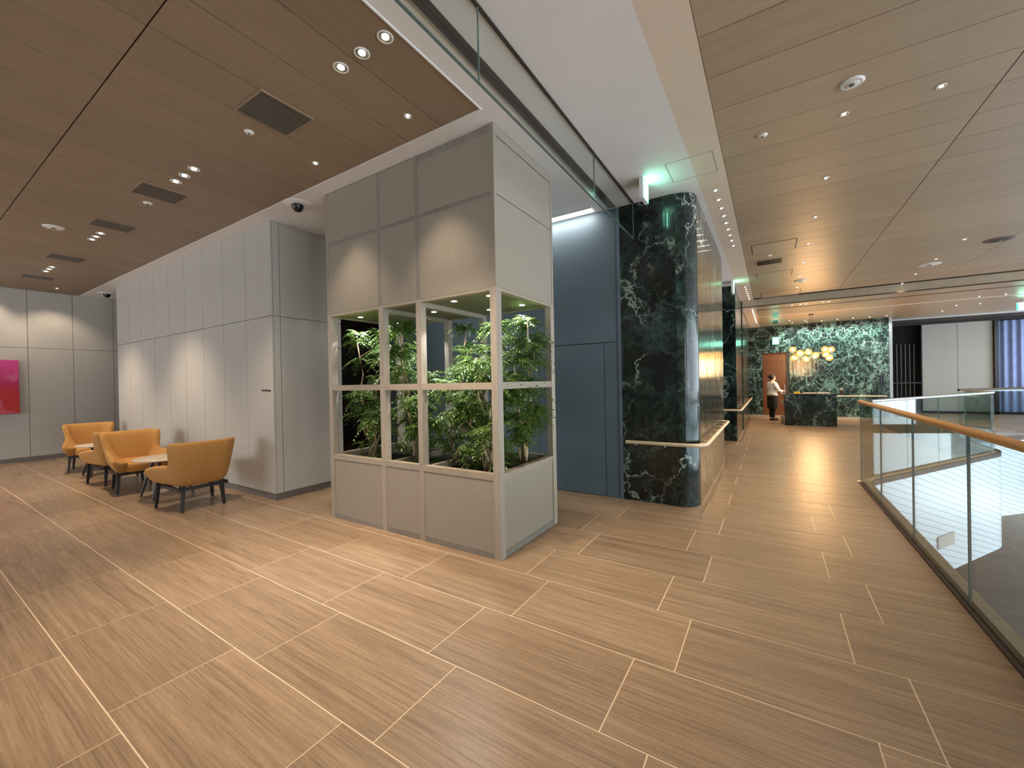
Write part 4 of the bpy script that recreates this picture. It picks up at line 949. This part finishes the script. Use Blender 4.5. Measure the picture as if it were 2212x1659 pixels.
# faces local +x
N = []; E = []
def nd(p, r, par=None):
    N.append((p, (r, r) if not isinstance(r, tuple) else r)); i = len(N)-1
    if par is not None: E.append((par, i))
    return i
pel = nd((0, 0, .83), (.105, .135)); wa = nd((0, 0, .98), (.09, .115), pel); chs = nd((.01, 0, 1.16), (.08, .10), wa); shl = nd((.0, 0, 1.25), (.05, .07), chs)
nk = nd((.012, 0, 1.33), .046, shl); hd0 = nd((.03, 0, 1.40), .07, nk); hd1 = nd((.025, 0, 1.47), .078, hd0); nd((.02, 0, 1.52), .055, hd1)
for s in (1, -1):
    hp = nd((0, s*.075, .76), .085, pel); kn = nd((.015, s*.07, .42), .052, hp); cf = nd((-.01, s*.07, .28), .04, kn); an = nd((-.012, s*.068, .09), .024, cf); nd((.09, s*.07, .03), .016, an)
    sh = nd((0, s*.145, 1.215), .030, shl)
    if s > 0: el = nd((.02, .215, 1.02), .028, sh); wr = nd((.22, .17, .97), .027, el)
    else: el = nd((.05, -.21, 1.01), .028, sh); wr = nd((.24, -.14, .985), .027, el)
    pm = nd((wr and N[wr][0][0]+.055, N[wr][0][1]*.95, N[wr][0][2]-.003), (.026, .016), wr)
    q0 = N[pm][0]
    for j, (dy, L) in enumerate(((-.022, .055), (-.008, .066), (.007, .062), (.020, .05))):
        a = nd((q0[0]+.035, q0[1]+dy, q0[2]-.004), .0085, pm); nd((q0[0]+.035+L*.7, q0[1]+dy*1.15, q0[2]-.018), .007, a)
    a = nd((q0[0]+.005, q0[1]-s*.03, q0[2]+.004), .009, pm); nd((q0[0]+.035, q0[1]-s*.045, q0[2]-.004), .008, a)
skin('body', N, E, M['skin'], pe)
jk = MB().grid([[(cx_+rx*math.cos(2*math.pi*k/24), ry*math.sin(2*math.pi*k/24), z) for k in range(24)] for cx_, rx, ry, z in ((0, .150, .182, .825), (0, .135, .165, .90), (0, .112, .140, .985), (.008, .122, .155, 1.08), (.010, .126, .168, 1.17), (.004, .108, .172, 1.23), (.002, .080, .130, 1.275), (.006, .060, .070, 1.305), (.010, .056, .058, 1.325))])
for s in (1, -1):
    jk.tube(rounded([(0, s*.150, 1.225), (.03 if s > 0 else .06, s*.225, 1.005), (.20 if s > 0 else .22, .172 if s > 0 else -.15, .972)], .07, 6), .066, 14, .042)
    jk.sphere((0, s*.148, 1.215), .070, 14, 8)
jk.build('jacket', M['jacket'], pe, smooth=True)
MB().grid([[((rx)*math.cos(2*math.pi*k/24), ry*math.sin(2*math.pi*k/24), z) for k in range(24)] for rx, ry, z in ((.118, .150, .92), (.140, .172, .80), (.148, .178, .66), (.140, .165, .45), (.138, .162, .40))]).build('skirt', M['skirt'], pe, smooth=True, angle=.8)
for s in (1, -1):
    MB().tube([(.012, s*.07, .42), (-.008, s*.07, .28), (-.010, s*.068, .10)], .060, 12, .040).build('stocking', M['skirt'], pe, smooth=True, angle=.8)
    MB().grid([[(.05+.115*math.cos(2*math.pi*k/16)*e, s*.069+.042*math.sin(2*math.pi*k/16)*e, z) for k in range(16)] for z, e in ((0, .95), (.02, 1.0), (.05, .85), (.085, .5))]).build('shoe', M['skirt'], pe, smooth=True, angle=.8)
h = MB()
rows = []
for i in range(11):
    ph = math.pi*i/10; z = 1.452+.108*math.cos(ph); rr = max(.002, math.sin(ph))
    rows.append([(-.004+(.100 if math.cos(2*math.pi*k/22) < .35 or i < 5 else .072)*rr*math.cos(2*math.pi*k/22), .092*rr*math.sin(2*math.pi*k/22), z) for k in range(22)])
h.grid(rows).build('hair', M['hair'], pe, smooth=True)
MB().sphere((-.105, 0, 1.47), .042, 12, 8, (.8, 1.1, .9)).build('hair_bun', M['hair'], pe, smooth=True)
MB().sphere((.072, 0, 1.385), .052, 14, 8, (.75, 1.0, .75)).build('face_mask', M['maskw'], pe, smooth=True)
for s in (1, -1): MB().sphere((.096, s*.028, 1.452), .009, 8, 6).build('eye', M['hair'], pe, smooth=True)
for s in (1, -1): MB().sphere((.02, s*.080, 1.43), .018, 8, 6, (.7, .5, 1.2)).build('ear', M['skin'], pe, smooth=True)
